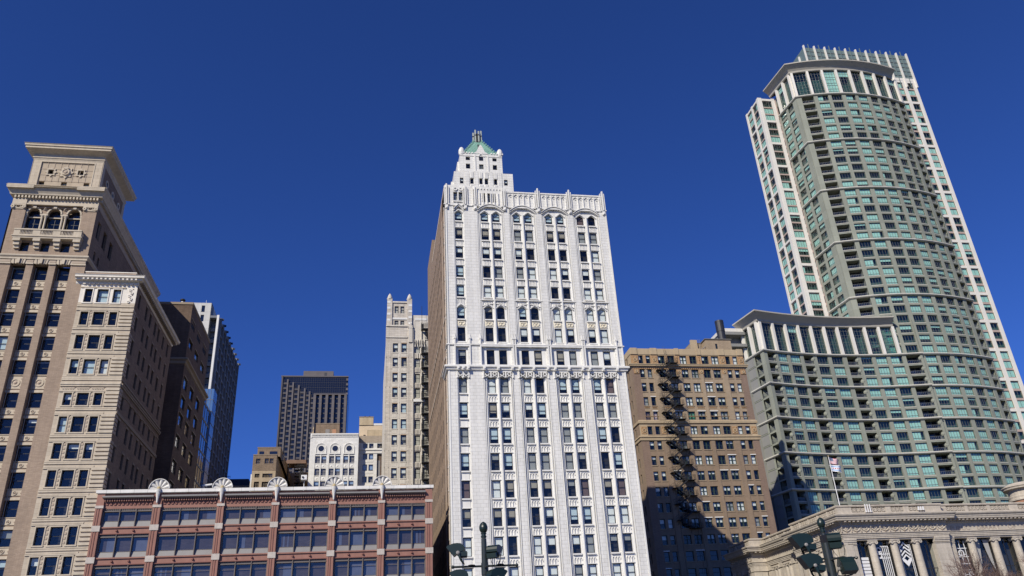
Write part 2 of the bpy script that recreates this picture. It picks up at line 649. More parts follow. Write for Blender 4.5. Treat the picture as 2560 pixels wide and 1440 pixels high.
def ring(mb, fr, s, z, ri, ro, d0, d1, m, n=16):
    for k in range(n):
        a, b = 2 * pi * k / n, 2 * pi * (k + 1) / n
        pi_, pj = (s + ri * cos(a), z + ri * sin(a)), (s + ri * cos(b), z + ri * sin(b))
        qi, qj = (s + ro * cos(a), z + ro * sin(a)), (s + ro * cos(b), z + ro * sin(b))
        mb.poly([fr(*pi_, d1), fr(*pj, d1), fr(*qj, d1), fr(*qi, d1)], m)
        mb.poly([fr(*qi, d1), fr(*qj, d1), fr(*qj, d0), fr(*qi, d0)], m)
        mb.poly([fr(*pi_, d0), fr(*pj, d0), fr(*pj, d1), fr(*pi_, d1)], m)


def blindpick(p):
    """random blind: p = list of (weight, spec)"""
    t = random.random() * sum(w for w, _ in p)
    for w, q in p:
        t -= w
        if t <= 0:
            return q
    return None


# ------------------------------------------------------------------ ground and street
G = MB()
G.poly([(-3000, -3000, 0), (3000, -3000, 0), (3000, 5000, 0), (-3000, 5000, 0)], mat("winter_grass", (.075, .07, .035), .95, .3, .1))
G.build("ground", kind="structure")
rd = MB()
rd.poly([(-400, 66, .004), (400, 66, .004), (400, 90, .004), (-400, 90, .004)], mat("asphalt", (.055, .055, .058), .9, .2, .3))
rd.poly([(51, 90.001, .004), (58, 90.001, .004), (58, 330, .004), (51, 330, .004)], MATS["asphalt"])
rd.build("road", kind="structure")
mk = MB()
for yy in (72, 84):
    for k in range(60):
        mk.poly([(-200 + k * 7, yy, .008), (-197 + k * 7, yy, .008), (-197 + k * 7, yy + .12, .008), (-200 + k * 7, yy + .12, .008)], mat("white_road_paint", (.7, .7, .68), .7, .1))
mk.build("road_marking", kind="structure")
pv = MB()
PAVE = mat("concrete_paving", (.19, .18, .165), .9, .12, .3, (1.5, 1.5, .02, 0), (.14, .14, .13))
pv.box(-400, 51, 90, 99.4, 0, .14, PAVE, "d")
pv.box(58, 400, 90, 96, 0, .14, PAVE, "d")
pv.box(-400, 400, 14, 66, 0, .14, PAVE, "d")
pv.build("pavement", kind="structure")

# ================================================================== white gothic office tower
def white_tower():
    T = thing("office_tower", "tall white terracotta gothic tower with a green pyramid roof on its stepped crown", "office tower", (22, 100, 0))
    f = front(100)
    cols = [(11.45, 12.5), (15.3, 16.4), (17.05, 18.13), (20.17, 21.22), (21.93, 23.02), (25.1, 26.16), (26.9, 27.93), (29.97, 31.05), (31.78, 32.85)]
    bays = [(11.2, 12.75, [0]), (14.72, 18.75, [1, 2]), (19.56, 23.66, [3, 4]), (24.48, 28.58, [5, 6]), (29.36, 33.5, [7, 8])]
    lo = [(36.61, 38.8), (33.16, 35.32), (29.76, 31.91), (26.25, 28.51), (22.79, 25.01), (19.31, 21.53), (15.82, 18.06), (12.35, 14.5), (8.9, 11.05)]
    mid = [(40.66, 42.85)]
    up = [(44.02, 46.21), (47.41, 49.4), (50.82, 52.69), (53.89, 55.81), (57.02, 58.95), (60.14, 62.1), (63.28, 65.05)]
    rows = sorted(lo + mid + up)
    RD = .42
    # smooth corner and intermediate piers
    wl = MB()
    edges = [9.95] + [q for b in bays for q in b[:2]] + [34.7]
    for i in range(0, len(edges), 2):
        a, b = edges[i], edges[i + 1]
        fbox(wl, f, a, b, 0, 39.8, -.6, 0, TC)
        fbox(wl, f, a + (.0 if i else .0), b, 39.8, 66.2, -.6, -.04, TC)
    # recessed bays: spandrels and jambs around the windows
    for a, b, ci in bays:
        sp, op = cuts([cols[k] for k in ci], a, b)
        zz, oz = cuts(rows, 0, 66.2)
        wall(wl, f, sp, zz, lambda i, j: i in op and j in oz, TCP, .32, TCP, d=-RD + .1)
    # left brick flank and plain back and right walls
    g = left(9.95)
    brick = MB()
    fl = [(102.9 + 2.35 * k, 103.75 + 2.35 * k) for k in range(13)]
    srow = [(z0 + .1, z1 - .1) for z0, z1 in rows]
    sy, oy = cuts(fl, 101.2, 135.5)
    sz, oz2 = cuts(srow, 0, 69.0)
    wall(brick, g, sy, sz, lambda i, j: i in oy and j in oz2, BRICKW, .07)
    brick.box(9.95, 22, 124.5, 135.5, 69.0, 74.0, BRICKW, "d")
    brick.box(9.97, 34.7, 132.9, 133, 0, 68.6, BRICKW, "d")
    brick.box(10.3, 22, 133, 135.5, 0, 69, BRICKW, "dl")
    brick.build("side_wall", T)
    fquad(wl, g, 100, 101.2, 0, 66.2, 0, TC)
    fquad(wl, right(34.7), 100, 104, 0, 66.2, 0, TC)
    fquad(wl, right(34.7), 104, 133, 0, 68.6, 0, BRICKW)
    wl.poly([(9.95, 100.6, 66.2), (34.7, 100.6, 66.2), (34.7, 133, 66.2), (9.95, 133, 66.2)], ROOFM)
    wl.box(34.4, 34.69, 104, 133, 66.2, 68.6, BRICKW, "r")
    wl.build("wall", T)
    # mouldings: colonnettes, mullions
    mo = MB()
    for a, b, ci in bays:
        for z0, z1 in ((0, 39.2), (43.6, 65.0)):
            if len(ci) == 2:
                for k, (u, v) in enumerate(((a + .03, a + .16), (a + .28, a + .4))):
                    fbox(mo, f, u, v, z0, z1, -.5, (-.02, -.15)[k] if z0 == 0 else (-.1, -.2)[k], TCP, tb=False)
                    fbox(mo, f, a + b - v, a + b - u, z0, z1, -.5, (-.02, -.15)[k] if z0 == 0 else (-.1, -.2)[k], TCP, tb=False)
                c0, c1 = cols[ci[0]][1], cols[ci[1]][0]
                c = (c0 + c1) / 2
                fbox(mo, f, c0 + .12, c1 - .12, z0, z1 - (.3 if z0 else 0), -.5, -.17, TCP, tb=False)
                fbox(mo, f, c - .08, c + .08, z0, z1 - (.3 if z0 else 0), -.5, .0, TCP, tb=False)
            else:
                fbox(mo, f, a, a + .12, z0, z1, -.5, -.1, TCP, tb=False)
                fbox(mo, f, b - .12, b, z0, z1, -.5, -.1, TCP, tb=False)
    # outermost pier ridges
    for x in (19.0, 23.95, 28.85):
        fbox(mo, f, x - .42, x - .34, 0, 39.2, 0, .05, TCP, tb=False)
        fbox(mo, f, x + .62, x + .70, 0, 39.2, 0, .05, TCP, tb=False)
    for x in (10.1, 34.55):
        fbox(mo, f, x - .1, x + .1, 0, 68.6, 0, .06, TCP, tb=False)
    mo.build("mouldings", T)
    # spandrel panels
    sbud = Budget(T, 100, "spandrel_panel")
    for (z0, z1), (y0, y1) in zip(rows[:-1], rows[1:]):
        b0, b1 = z1, y0
        for k, (u, v) in enumerate(cols):
            own = sbud.get()
            p = own or MB()
            fbox(p, f, u - .04, v + .04, b1 - .2, b1 - .02, -.42, -.08, TCP)
            if b1 > 44.1 and b1 < 47.9 and b1 > 46.5:
                fbox(p, f, u, v, b0 + .15, b1 - .25, -.4, -.24, TCY)
                for q in (.3, .7):
                    ring(p, f, u + (v - u) * q, (b0 + b1) / 2 - .05, .16, .27, -.24, -.17, TCY, 10)
            elif b0 < 39:
                if not k:
                    fbox(p, f, u + .05, v - .05, b0 + .1, b1 - .2, -.4, -.27, TCP)
                if k:
                    n = 3
                    w = (v - u) / n
                    for q in range(n):
                        arch_mould(p, f, u + w * q + .1, u + w * (q + 1) - .02, b0 + .5, .28, .07, -.33, -.21, TCP, "round", 6)
                        fbox(p, f, u + w * q + .02, u + w * q + .09, b0 + .15, b0 + .5, -.33, -.21, TCP, tb=False)
                fbox(p, f, u - .05, v + .05, b0 + .02, b0 + .12, -.4, -.2, TCP)
            else:
                for q in range(5):
                    x = u + (v - u) * (q + .5) / 5
                    fbox(p, f, x - .045, x + .045, b0 + .2, b1 - .3, -.33, -.23, TCP, tb=False)
                fbox(p, f, u - .02, v + .02, b0 + .08, b0 + .18, -.4, -.2, TCP)
            if own is None:
                p.build("spandrel_panel", T)
    sbud.done()
    # big cornice above the lower shaft, its brackets and the tracery under it
    c = MB()
    pth = [(9.95, 104.0), (9.95, 100), (34.7, 100), (34.7, 104.0)]
    prof(c, pth, [(0, 39.7), (.22, 39.78), (.27, 40.0), (.47, 40.12), (.47, 40.34), (.36, 40.43), (0, 40.5)], TCP)
    for a, b, ci in bays:
        for x in (a + .1, (a + b) / 2, b - .1):
            fbox(c, f, x - .17, x + .17, 39.66, 40.14, .15, .54, TCP)
            disc(c, f, x, 39.9, .13, .54, .62, TCP, 8)
    c.build("cornice", T)
    for a, b, ci in bays:
        tr = MB()
        n = 4 if len(ci) == 2 else 2
        w = (b - a) / n
        fbox(tr, f, a - .1, b + .1, 39.5, 39.72, -.4, .08, TCP)
        for q in range(n):
            x = a + w * q
            ring(tr, f, x + w / 2, 39.25, .17, .30, -.3, .07, TCP, 10)
            fbox(tr, f, x - .09, x + .09, 38.75, 39.5, -.3, .12, TCP)
            arch_mould(tr, f, x + .12, x + w - .12, 38.72, .24, .09, -.3, .04, TCP, "tudor", 6)
        fbox(tr, f, b - .09, b + .09, 38.75, 39.5, -.3, .12, TCP)
        for x in (a, (a + b) / 2, b):
            disc(tr, f, x, 38.7, .16, .0, .22, TCP, 8, .05)
        tr.build("tracery", T)
    # ledge, splayed sills and pinnacles of the transitional storey
    l = MB()
    prof(l, [(9.95, 102), (9.95, 100), (34.7, 100), (34.7, 102)], [(0, 43.32), (.16, 43.42), (.16, 43.54), (0, 43.62)], TCP)
    l.build('ledge', T)
    for a, b, ci in bays:
        l = MB()
        fbox(l, f, a - .25, b + .25, 43.2, 43.4, -.3, .12, TCP)
        l.poly([f(a - .1, 43.5, .12), f(b + .1, 43.5, .12), f(b - .25, 43.95, -.3), f(a + .25, 43.95, -.3)], TCP)
        for x in (a - .25, b + .25):
            fbox(l, f, x - .09, x + .09, 40.45, 44.5, -.05, .14, TCP)
            fbox(l, f, x - .15, x + .15, 44.3, 44.55, -.05, .2, TCP)
            l.poly([f(x - .12, 44.55, .16), f(x + .12, 44.55, .16), f(x, 45.3, .02)], TCP)
            l.poly([f(x - .12, 44.55, .16), f(x - .12, 44.55, 0), f(x, 45.3, .02)], TCP)
        l.build("sill_and_pinnacles", T)
    # pointed hoods over the sixth and the top row
    for r, z in (("six", 49.1), ("top", 64.62)):
        for a, b, ci in bays:
            hd = MB()
            for k in ci:
                u, v = cols[k]
                arch_fill(hd, f, u, v, z, .42, z + .75, -.3, TCP, "tudor", 8, .1)
                arch_mould(hd, f, u - .06, v + .06, z, .52, .16, -.4, -.1, TCP, "tudor", 8)
            if r == "top":
                arch_mould(hd, f, a + .1, b - .1, 64.95, .95 if len(ci) == 2 else .75, .14, -.42, .08, TCP, "seg" if len(ci) == 2 else "tudor", 12)
                arch_mould(hd, f, a + .1, b - .1, 65.2, .95 if len(ci) == 2 else .75, .12, -.42, .2, TCP, "seg" if len(ci) == 2 else "tudor", 12)
            elif len(ci) == 2:
                arch_mould(hd, f, a + .3, b - .3, 49.35, .45, .08, -.4, -.1, TCP, "seg", 10)
                fbox(hd, f, a + .0, b, 50.3, 50.42, -.42, -.02, TCP)
            hd.build("window_hood", T)
    # parapet storey
    pa = MB()
    sp, op = cuts([(11.25, 11.85), (12.05, 12.65), (15.62, 16.05), (16.42, 16.85), (17.22, 17.65)], 9.95, 34.7)
    wall(pa, f, sp, [65.9, 66.62, 68.25, 68.75], lambda i, j: i in op and j == 1, TC, .3, TCP, d=-.05)
    fquad(pa, left(9.95), 100.05, 104, 65.9, 69.4, 0, TC)
    fquad(pa, right(34.7), 100.05, 104, 65.9, 68.75, 0, TC)
    pa.poly([(9.95, 100.6, 68.75), (34.7, 100.6, 68.75), (34.7, 100.05, 68.75), (9.95, 100.05, 68.75)], TCP)
    pa.box(9.95, 34.7, 100.55, 100.62, 66, 68.75, TCP, "d")
    pa.box(9.95, 18.7, 100.05, 103.6, 68.75, 69.42, TC, "d")
    fbox(pa, f, 9.95, 34.7, 65.78, 65.95, -.1, .09, TCP)
    fbox(pa, f, 18.9, 34.4, 68.45, 68.62, -.1, .07, TCP)
    pa.build("parapet", T)
    for x, t in ((10.2, 69.45), (13.0, 69.35), (14.45, 69.35), (18.9, 69.4), (24.1, 69.35), (29.0, 69.35), (34.3, 69.35)):
        fin = MB()
        for dx, w, dd in ((-.3, .12, .16), (0, .2, .3), (.3, .12, .16)):
            fbox(fin, f, x + dx - w / 2, x + dx + w / 2, 65.95, t - (.35 if dx else 0), -.05, dd, TCP)
        fbox(fin, f, x - .22, x + .22, 65.15, 65.85, 0, .16, TCP)
        disc(fin, f, x, 65.35, .2, .16, .3, TCP, 8, .08)
        if t > 69:
            fbox(fin, f, x - .45, x + .45, 65.85, 65.98, -.05, .2, TCP)
        fin.build('parapet_pier', T)
    for a, b in ((19.5, 23.6), (24.7, 28.5), (29.6, 33.8)):
        fin = MB()
        n = 5
        w = (b - a) / n
        for q in range(n):
            x = a + w * q
            fbox(fin, f, x + w - .09, x + w + .03, 66.1, 68.3, -.05, .1, TCP)
            arch_mould(fin, f, x + .12, x + w - .15, 67.9, .25, .08, -.05, .1, TCP, "tudor", 6)
            disc(fin, f, x + w / 2, 67.75, .14, -.05, .1, TCP, 7, .05)
        fin.build('parapet_fins', T)
    fin = MB()
    for a, b in ((15.25, 18.05),):
        for q in range(6):
            x = a + (b - a) * q / 5 - .02
            fbox(fin, f, x - .12, x + .02, 66.2, 68.3, -.05, .12, TCP)
    for q in range(8):
        x = 15.0 + q * .47
        disc(fin, f, x, 68.95, .16, -.05, .08, TCP, 6, .08)
    for x in (11.55, 12.35):
        ring(fin, f, x, 68.75, .16, .34, -.05, .1, TCP, 10)
        fbox(fin, f, x - .36, x + .36, 66.42, 66.6, -.05, .14, TCP)
        disc(fin, f, x + .2, 66.4, .14, -.05, .16, TCP, 7, .05)
    fin.build("parapet_fins", T)
    # windows
    D_, h, w, t, TT, g_, l_, q_ = None, (BL_W, .5), (BL_W, 1), (BL_T, .6), (BL_B, 1), (BL_G, 1), (BL_L, .62), (BL_W, .28)
    P = {"D": None, "h": (BL_W, .52), "w": (BL_W, 1), "t": (BL_T, .55), "T": (BL_B, 1), "g": (BL_G, 1), "l": (BL_L, .72), "q": (BL_G, .35), "p": (BL_P, 1)}
    code = ["lllllllTD", "tttggttgg", "hhhhDDDDw", "lDggwwhhg", "lwwwwDDww", "ltDlDwwww", "DDDhhwhhw", "qDDDttggh",
            "gwgwDlllT", "lthhlgggg", "gllgggllD", "lqlgggqDl", "TwtttqTtT", "tttDhllww", "wwDwhhgqq", "hhhwwgwww", "DwwpDDwDw"]
    bud = Budget(T, 100)
    allr = sorted(rows, reverse=True)
    for j in range(len(allr) - 1, -1, -1):
        z0, z1 = allr[j]
        for k, (u, v) in enumerate(cols):
            ch = code[j][k] if j < len(code) else "D"
            bl = P[ch]
            if bl and ch in "ht":
                bl = (bl[0], bl[1] * random.uniform(.75, 1.25))
            zt = z1 + (.35 if j in (0, 5) else 0)
            win(T, f, u, v, z0, zt, -RD - .02, FRD, GL, bl, fw=.075, stuff=bud.get())
    for a, b in fl:
        for z0, z1 in srow:
            win(T, g, a, b, z0, z1, -.02, FRD, GLX, None, rails=(.5,), fw=.09, room=0, stuff=bud.mb)
    for u, v in ((11.25, 11.85), (12.05, 12.65), (15.62, 16.05), (16.42, 16.85), (17.22, 17.65)):
        win(T, f, u, v, 66.62, 68.25, -.28, FRD, GL, None, rails=(.4, .7), fw=.05, stuff=bud.mb)
    # flank trim: white strips and two stone belts
    st = MB()
    for y0, y1 in ((101.2, 101.32), (101.95, 102.07), (105.0, 105.1)):
        fbox(st, g, y0, y1, 0, 66, 0, .05, BELTW)
    for z in (48.3, 42.6):
        fbox(st, g, 101.2, 135.5, z, z + .3, 0, .07, BELTW)
    for j in range(20):
        fbox(st, g, 101.3, 101.95, 9 + j * 3.0, 9.2 + j * 3.0, 0, .06, TCP)
    fbox(st, g, 101.2, 124.5, 69, 69.6, -.3, .04, BELTW)
    st.build("flank_trim", T)
    # crown: lower tier
    cr = MB()
    f1 = front(104)
    o1 = [(12.8, 13.35), (14.42, 14.97), (15.87, 16.4), (16.73, 17.28), (18.22, 18.75), (19.83, 20.43)]
    sp, op = cuts(o1, 11.9, 21.3)
    wall(cr, f1, sp, [68.6, 72.5, 73.6, 74.75], lambda i, j: i in op and j == 1, TC, .25)
    cr.box(11.9, 21.3, 104, 116, 66, 74.75, TC, "fd")
    cr.box(11.5, 11.9, 105, 115, 66, 73.4, TC, "d")
    for x0, x1 in o1[1:5]:
        for q in range(3):
            x = x0 + (x1 - x0) * (q + .5) / 3
            fbox(cr, f1, x - .07, x + .07, 73.6, 74.9, 0, .12, TCP)
            fbox(cr, f1, x - .07, x + .07, 72.05, 72.45, 0, .12, TCP)
    for x in (13.95, 15.4, 17.8, 19.2):
        fbox(cr, f1, x - .3, x + .3, 70, 74.95, 0, .08, TC)
    cr.build("crown_tier", T)
    c2 = MB()
    f2 = front(105)
    sp, op = cuts([(13.95, 14.66), (16.1, 16.82), (18.32, 19.02)], 13.05, 19.9)
    wall(c2, f2, sp, [74.7, 76.1, 77.05, 77.75, 78.4, 79.1], lambda i, j: i in op and (j == 1 or (j == 3 and i != 3)), TC, .25)
    c2.box(13.05, 19.9, 105, 111.8, 74.7, 79.1, TC, "fd")
    c2.box(12.75, 13.05, 106.4, 110.4, 74.7, 78.3, TC, "d")
    for x in (15.45, 17.55):
        fbox(c2, f2, x - .12, x + .12, 74.75, 78.9, 0, .1, TCP)
    fbox(c2, f2, 13.05, 19.9, 78.55, 78.7, 0, .08, TCP)
    fbox(c2, f2, 13.0, 19.95, 74.7, 75.0, 0, .1, TCP)
    # gable in front of the roof
    c2.poly([f2(15.2, 79.1, .06), f2(17.7, 79.1, .06), f2(17.1, 79.55, .06), f2(16.75, 80.5, .06), f2(16.45, 80.95, .06), f2(16.15, 80.5, .06), f2(15.75, 79.55, .06)], TC)
    c2.poly([f2(15.2, 79.1, .06), f2(15.75, 79.55, .06), f2(15.75, 79.55, -.5), f2(15.2, 79.1, -.5)], TC)
    c2.poly([f2(15.75, 79.55, .06), f2(16.15, 80.5, .06), f2(16.15, 80.5, -.5), f2(15.75, 79.55, -.5)], TC)
    c2.poly([f2(17.7, 79.1, .06), f2(17.1, 79.55, .06), f2(17.1, 79.55, -.5), f2(17.7, 79.1, -.5)], TC)
    c2.poly([f2(17.1, 79.55, .06), f2(16.75, 80.5, .06), f2(16.75, 80.5, -.5), f2(17.1, 79.55, -.5)], TC)
    arch_mould(c2, f2, 16.1, 16.82, 78.5, .55, .14, 0, .14, TCP, "tudor", 8)
    for q in range(16):
        x = 13.1 + q * .45
        if not 15.0 < x < 17.8:
            fbox(c2, f2, x, x + .25, 79.1, 79.32, -.2, .1, TCP)
    for x in (13.35, 19.62):
        c2.lathe((x, 105.3, 78.9), [(.42, 0), (.5, .5), (.46, .95), (.28, 1.35), (.05, 1.55)], TCP, 10)
    c2.build("crown_tier", T)
    for tier in ((f1, o1, 72.5, 73.6, .5),):
        for u, v in o1:
            win(T, f1, u, v, 72.5, 73.6, -.15, FRD, GL, (BL_W, .4) if random.random() < .4 else None, fw=.06, stuff=bud.mb)
    for u, v in ((13.95, 14.66), (16.1, 16.82), (18.32, 19.02)):
        win(T, f2, u, v, 76.1, 77.05, -.15, FRD, GL, (BL_G, 1) if u > 15 and u < 17 else None, fw=.06, stuff=bud.mb)
        if not 15 < u < 17:
            win(T, f2, u, v, 77.75, 78.4, -.15, FRD, GL, None, fw=.06, mull=(.33, .66), rails=(), stuff=bud.mb)
    aw = MB()
    P2 = archpts(16.12, 16.8, 78.4, .55, "tudor", 8)
    aw.poly([f2(x, z, .012) for x, z in P2] + [f2(16.8, 77.75, .012), f2(16.12, 77.75, .012)], GLX)
    for x in (16.34, 16.58):
        fbox(aw, f2, x - .02, x + .02, 77.75, 78.75, .01, .03, FRD)
    for z in (78.05, 78.35):
        fbox(aw, f2, 16.12, 16.8, z - .02, z + .02, .01, .026, FRD)
    aw.build("window", T)
    bud.done()
    rf = MB()
    b0, b1, zb = (13.5, 105.5), (19.5, 111.5), 79.2
    t0, t1, zt = (15.95, 107.95), (17.05, 109.05), 83.9
    A = [(b0[0], b0[1]), (b1[0], b0[1]), (b1[0], b1[1]), (b0[0], b1[1])]
    B = [(t0[0], t0[1]), (t1[0], t0[1]), (t1[0], t1[1]), (t0[0], t1[1])]
    for i in range(4):
        j = (i + 1) % 4
        rf.poly([(*A[i], zb), (*A[j], zb), (*B[j], zt), (*B[i], zt)], COPPER)
        for q in range(9):
            u = (q + .5) / 9
            x = A[i][0] + (B[i][0] - A[i][0]) * u
            y = A[i][1] + (B[i][1] - A[i][1]) * u
            z = zb + (zt - zb) * u
            rf.box(x - .1, x + .1, y - .1, y + .1, z - .05, z + .32, COPPER)
    rf.poly([(*p, zt) for p in B], COPPER)
    rf.lathe((16.25, 106.2, 80.9), [(.09, 0), (.07, .5), (.14, .7), (.03, 1.1)], FRD, 8)
    roof = rf.build("roof", T)
    la = MB()
    for k in range(8):
        a = 2 * pi * k / 8 + .2
        x, y = 16.5 + .72 * cos(a), 108.5 + .72 * sin(a)
        la.box(x - .12, x + .12, y - .12, y + .12, 83.6, 85.8 + (.3 if k % 2 else 0), mat("weathered_lantern_metal", (.36, .39, .36), .5, .1))
        la.box(x - .14, x + .14, y - .14, y + .14, 84.9, 85.1, FRD)
    la.lathe((16.5, 108.5, 83.5), [(.85, 0), (.85, .25), (.5, .3), (.5, 1.9), (.3, 2.2)], FRD, 10)
    la.build("lantern", roof)
    return T


white_tower()


# ================================================================== red terracotta loft building with shells
def red_loft():
    T = thing("loft_building", "low red terracotta loft building with wide windows and white shell ornaments along its roofline", "building", (-11.6, 100, 0))
    f = front(99.7)
    P = [(-30.95, -30.12), (-24.72, -23.83), (-17.58, -16.78), (-11.37, -10.55), (-4.7, -3.9), (1.13, 1.92), (6.85, 7.7)]
    # window rows: (glass bottom, glass top, grey panel bottom, head top)
    R = [(20.90, 21.98, 20.22, 22.28), (17.50, 19.10, 16.86, 19.42), (14.05, 15.74, 13.45, 16.06), (10.65, 12.3, 10.05, 12.62), (7.25, 8.9, 6.65, 9.2)]
    w = MB()
    for a, b in P:
        fbox(w, f, a, b, 0, 24.02, -.6, 0, REDT, tb=False)
        m = (a + b) / 2
        for u, v in ((a + .04, a + .2), (m - .05, m + .05), (b - .2, b - .04)):
            for z0, z1 in ((20.42, 22.3), (17.0, 19.72), (13.6, 16.25), (10.2, 12.8), (0, 9.4)):
                fbox(w, f, u, v, z0, z1, 0, .05, REDT if u != m - .05 else REDD)
    for i in range(6):
        a, b = P[i][1], P[i + 1][0]
        zs = [0, 6.65]
        bands = [(22.3, 24.02)] + [(R[k + 1][3] + .0, R[k][2]) for k in range(4)]
        for z0, z1 in bands:
            fbox(w, f, a, b, z0, z1, -.6, -.22, REDT, ends=False)
            if z0 < 22:
                fbox(w, f, a, b, z1 - .12, z1 + .03, -.4, -.08, REDT, ends=False)
                fbox(w, f, a, b, z0 + .0, z0 + .1, -.4, -.1, REDD, ends=False)
                for q in (1, 2):
                    x = a + (b - a) * q / 3
                    disc(w, f, x, (z0 + z1) / 2 - .0, .15, -.22, -.02, REDD, 9, .09)
        fbox(w, f, a, b, 0, 6.65, -.6, -.5, METK, ends=False)
        # notched frieze and dentils under the grey gutter
        dentils(w, f, a + .1, b - .1, 22.72, 22.96, -.22, -.13, REDD, .42, .55)
        fbox(w, f, a, b, 22.98, 23.06, -.3, -.12, REDT, ends=False)
        dentils(w, f, a, b, 23.1, 23.4, -.22, .12, REDT, .26, .5)
    w.box(-30.6, 7.7, 100.25, 130, 0, 23.9, DARKB, "d")
    w.build("wall", T)
    ro = MB()
    ro.poly([(-30.6, 100.1, 23.95), (7.65, 100.1, 23.95), (7.65, 130, 23.95), (-30.6, 130, 23.95)], ROOFM)
    ro.build("roof", T)
    gt = MB()
    for i in range(6):
        a, b = P[i][1] + (0.0 if i else -.15), P[i + 1][0]
        prof(gt, [(a, 99.7), (b, 99.7)], [(-.2, 23.38), (.25, 23.42), (.42, 23.5), (.42, 23.64), (.3, 23.7), (-.2, 23.7)], METL)
    gt.build("gutter_cornice", T)
    cp = MB()
    prof(cp, [(-31, 99.9), (-31, 99.7), (7.72, 99.7), (7.72, 104)], [(0, 24.0), (.14, 24.05), (.14, 24.42), (-.5, 24.5)], COPEK)
    cp.build("coping", T)
    for a, b in P:
        for z0, z1 in ((22.34, 22.64), (19.74, 20.38), (16.28, 16.95), (12.85, 13.55), (9.45, 10.1)):
            bb = MB()
            fbox(bb, f, a - .04, b + .04, z0, z1, -.1, .09, BANDK)
            bb.build("stone_block", T)
    # metal bay frames and windows
    pick = [(5, None), (2.2, (BL_C, 1, 0, .45)), (1.6, (BL_C, 1, .45, 1)), (1.2, (BL_C, 1)), (.8, [(BL_C, 1, .08, .2), (BL_C, 1, .3, .42), (BL_C, 1, .6, .68)])]
    for i in range(6):
        a, b = P[i][1], P[i + 1][0]
        for j, (g0, g1, p0, h1) in enumerate(R):
            fr_ = MB()
            fbox(fr_, f, a, b, g1, h1, -.55, -.28, METK, ends=False)
            dentils(fr_, f, a + .05, b - .05, h1 - .1, h1 - .02, -.28, -.2, METK, .2, .5)
            fbox(fr_, f, a, b, g1 - .02, g1 + .08, -.4, -.2, METK, ends=False)
            wd = (b - a - .3) / 3
            for q in range(4):
                x = a + .05 + q * (wd + .067)
                fbox(fr_, f, x - .03, x + .1, p0 - .05, h1, -.55, -.2, METK)
                if 0 < q < 3:
                    fbox(fr_, f, x, x + .07, p0 - .1, h1, -.4, -.12, METK)
            bf = fr_.build("bay_frame", T)
            for q in range(3):
                x = a + .05 + q * (wd + .067) + .1
                pn = MB()
                pn.poly([f(x, p0, -.26), f(x + wd - .06, p0, -.26), f(x + wd - .06, g0 - .02, -.4), f(x, g0 - .02, -.4)], METL)
                pn.build("sill_panel", T)
                win(T, f, x, x + wd - .06, g0, g1, -.4, METK, GLK, blindpick(pick), rails=(.67,) if j >= 2 else (), fw=.05, room=.9)
    # shells on the roofline
    for x in (-24.3, -17.2, -10.9, -4.2, 1.55):
        sh = MB()
        z0, R0 = 24.47, 1.12
        n = 66
        for lay in range(5):
            ra, rb = .16 + (R0 - .2) * lay / 5, .16 + (R0 - .2) * (lay + 1) / 5
            for k in range(n):
                aa, ab = pi * k / n, pi * (k + 1) / n

                def pt(r, t):
                    fl = abs(sin(5.5 * t)) ** .7
                    dd = .02 + .26 * fl * (.25 + .75 * r / R0)
                    return (x + r * cos(t), 99.62 - dd + .2, z0 + r * sin(t))
                sh.poly([pt(ra, aa), pt(rb, aa), pt(rb, ab), pt(ra, ab)], SHELL)
        for k in range(24):
            aa, ab = pi * k / 24, pi * (k + 1) / 24
            for (r0, y0), (r1_, y1) in (((R0 - .03, 99.68), (R0 - .03, 99.5)), ((R0 - .03, 99.5), (R0 + .05, 99.5)), ((R0 + .05, 99.5), (R0 + .05, 99.8)), ((R0 + .05, 99.8), (0, 99.8))):
                sh.poly([(x + r0 * cos(aa), y0, z0 + r0 * sin(aa)), (x + r0 * cos(ab), y0, z0 + r0 * sin(ab)), (x + r1_ * cos(ab), y1, z0 + r1_ * sin(ab)), (x + r1_ * cos(aa), y1, z0 + r1_ * sin(aa))], SHELL)
        so = sh.build("shell_ornament", T)
        kb = MB()
        kb.lathe((x, 99.48, 24.38), [(.1, -.05), (.2, .0), (.22, .12), (.16, .26), (.04, .34)], KNOB, 12)
        kb.build("knob", so)
        br = MB()
        br.lathe((x, 99.5, 22.75), [(.03, 0), (.09, .1), (.2, 1.0), (.27, 1.5), (.3, 1.62), (.22, 1.66)], SHELL, 14)
        for q in range(7):
            aa = pi + pi * (q + .5) / 7
            br.tube([(x + .05 * cos(aa), 99.5 + .05 * sin(aa), 22.85), (x + .265 * cos(aa), 99.5 + .265 * sin(aa), 24.2)], .022, SHELL, 5)
        br.build("tapered_bracket", so)
    return T


red_loft()


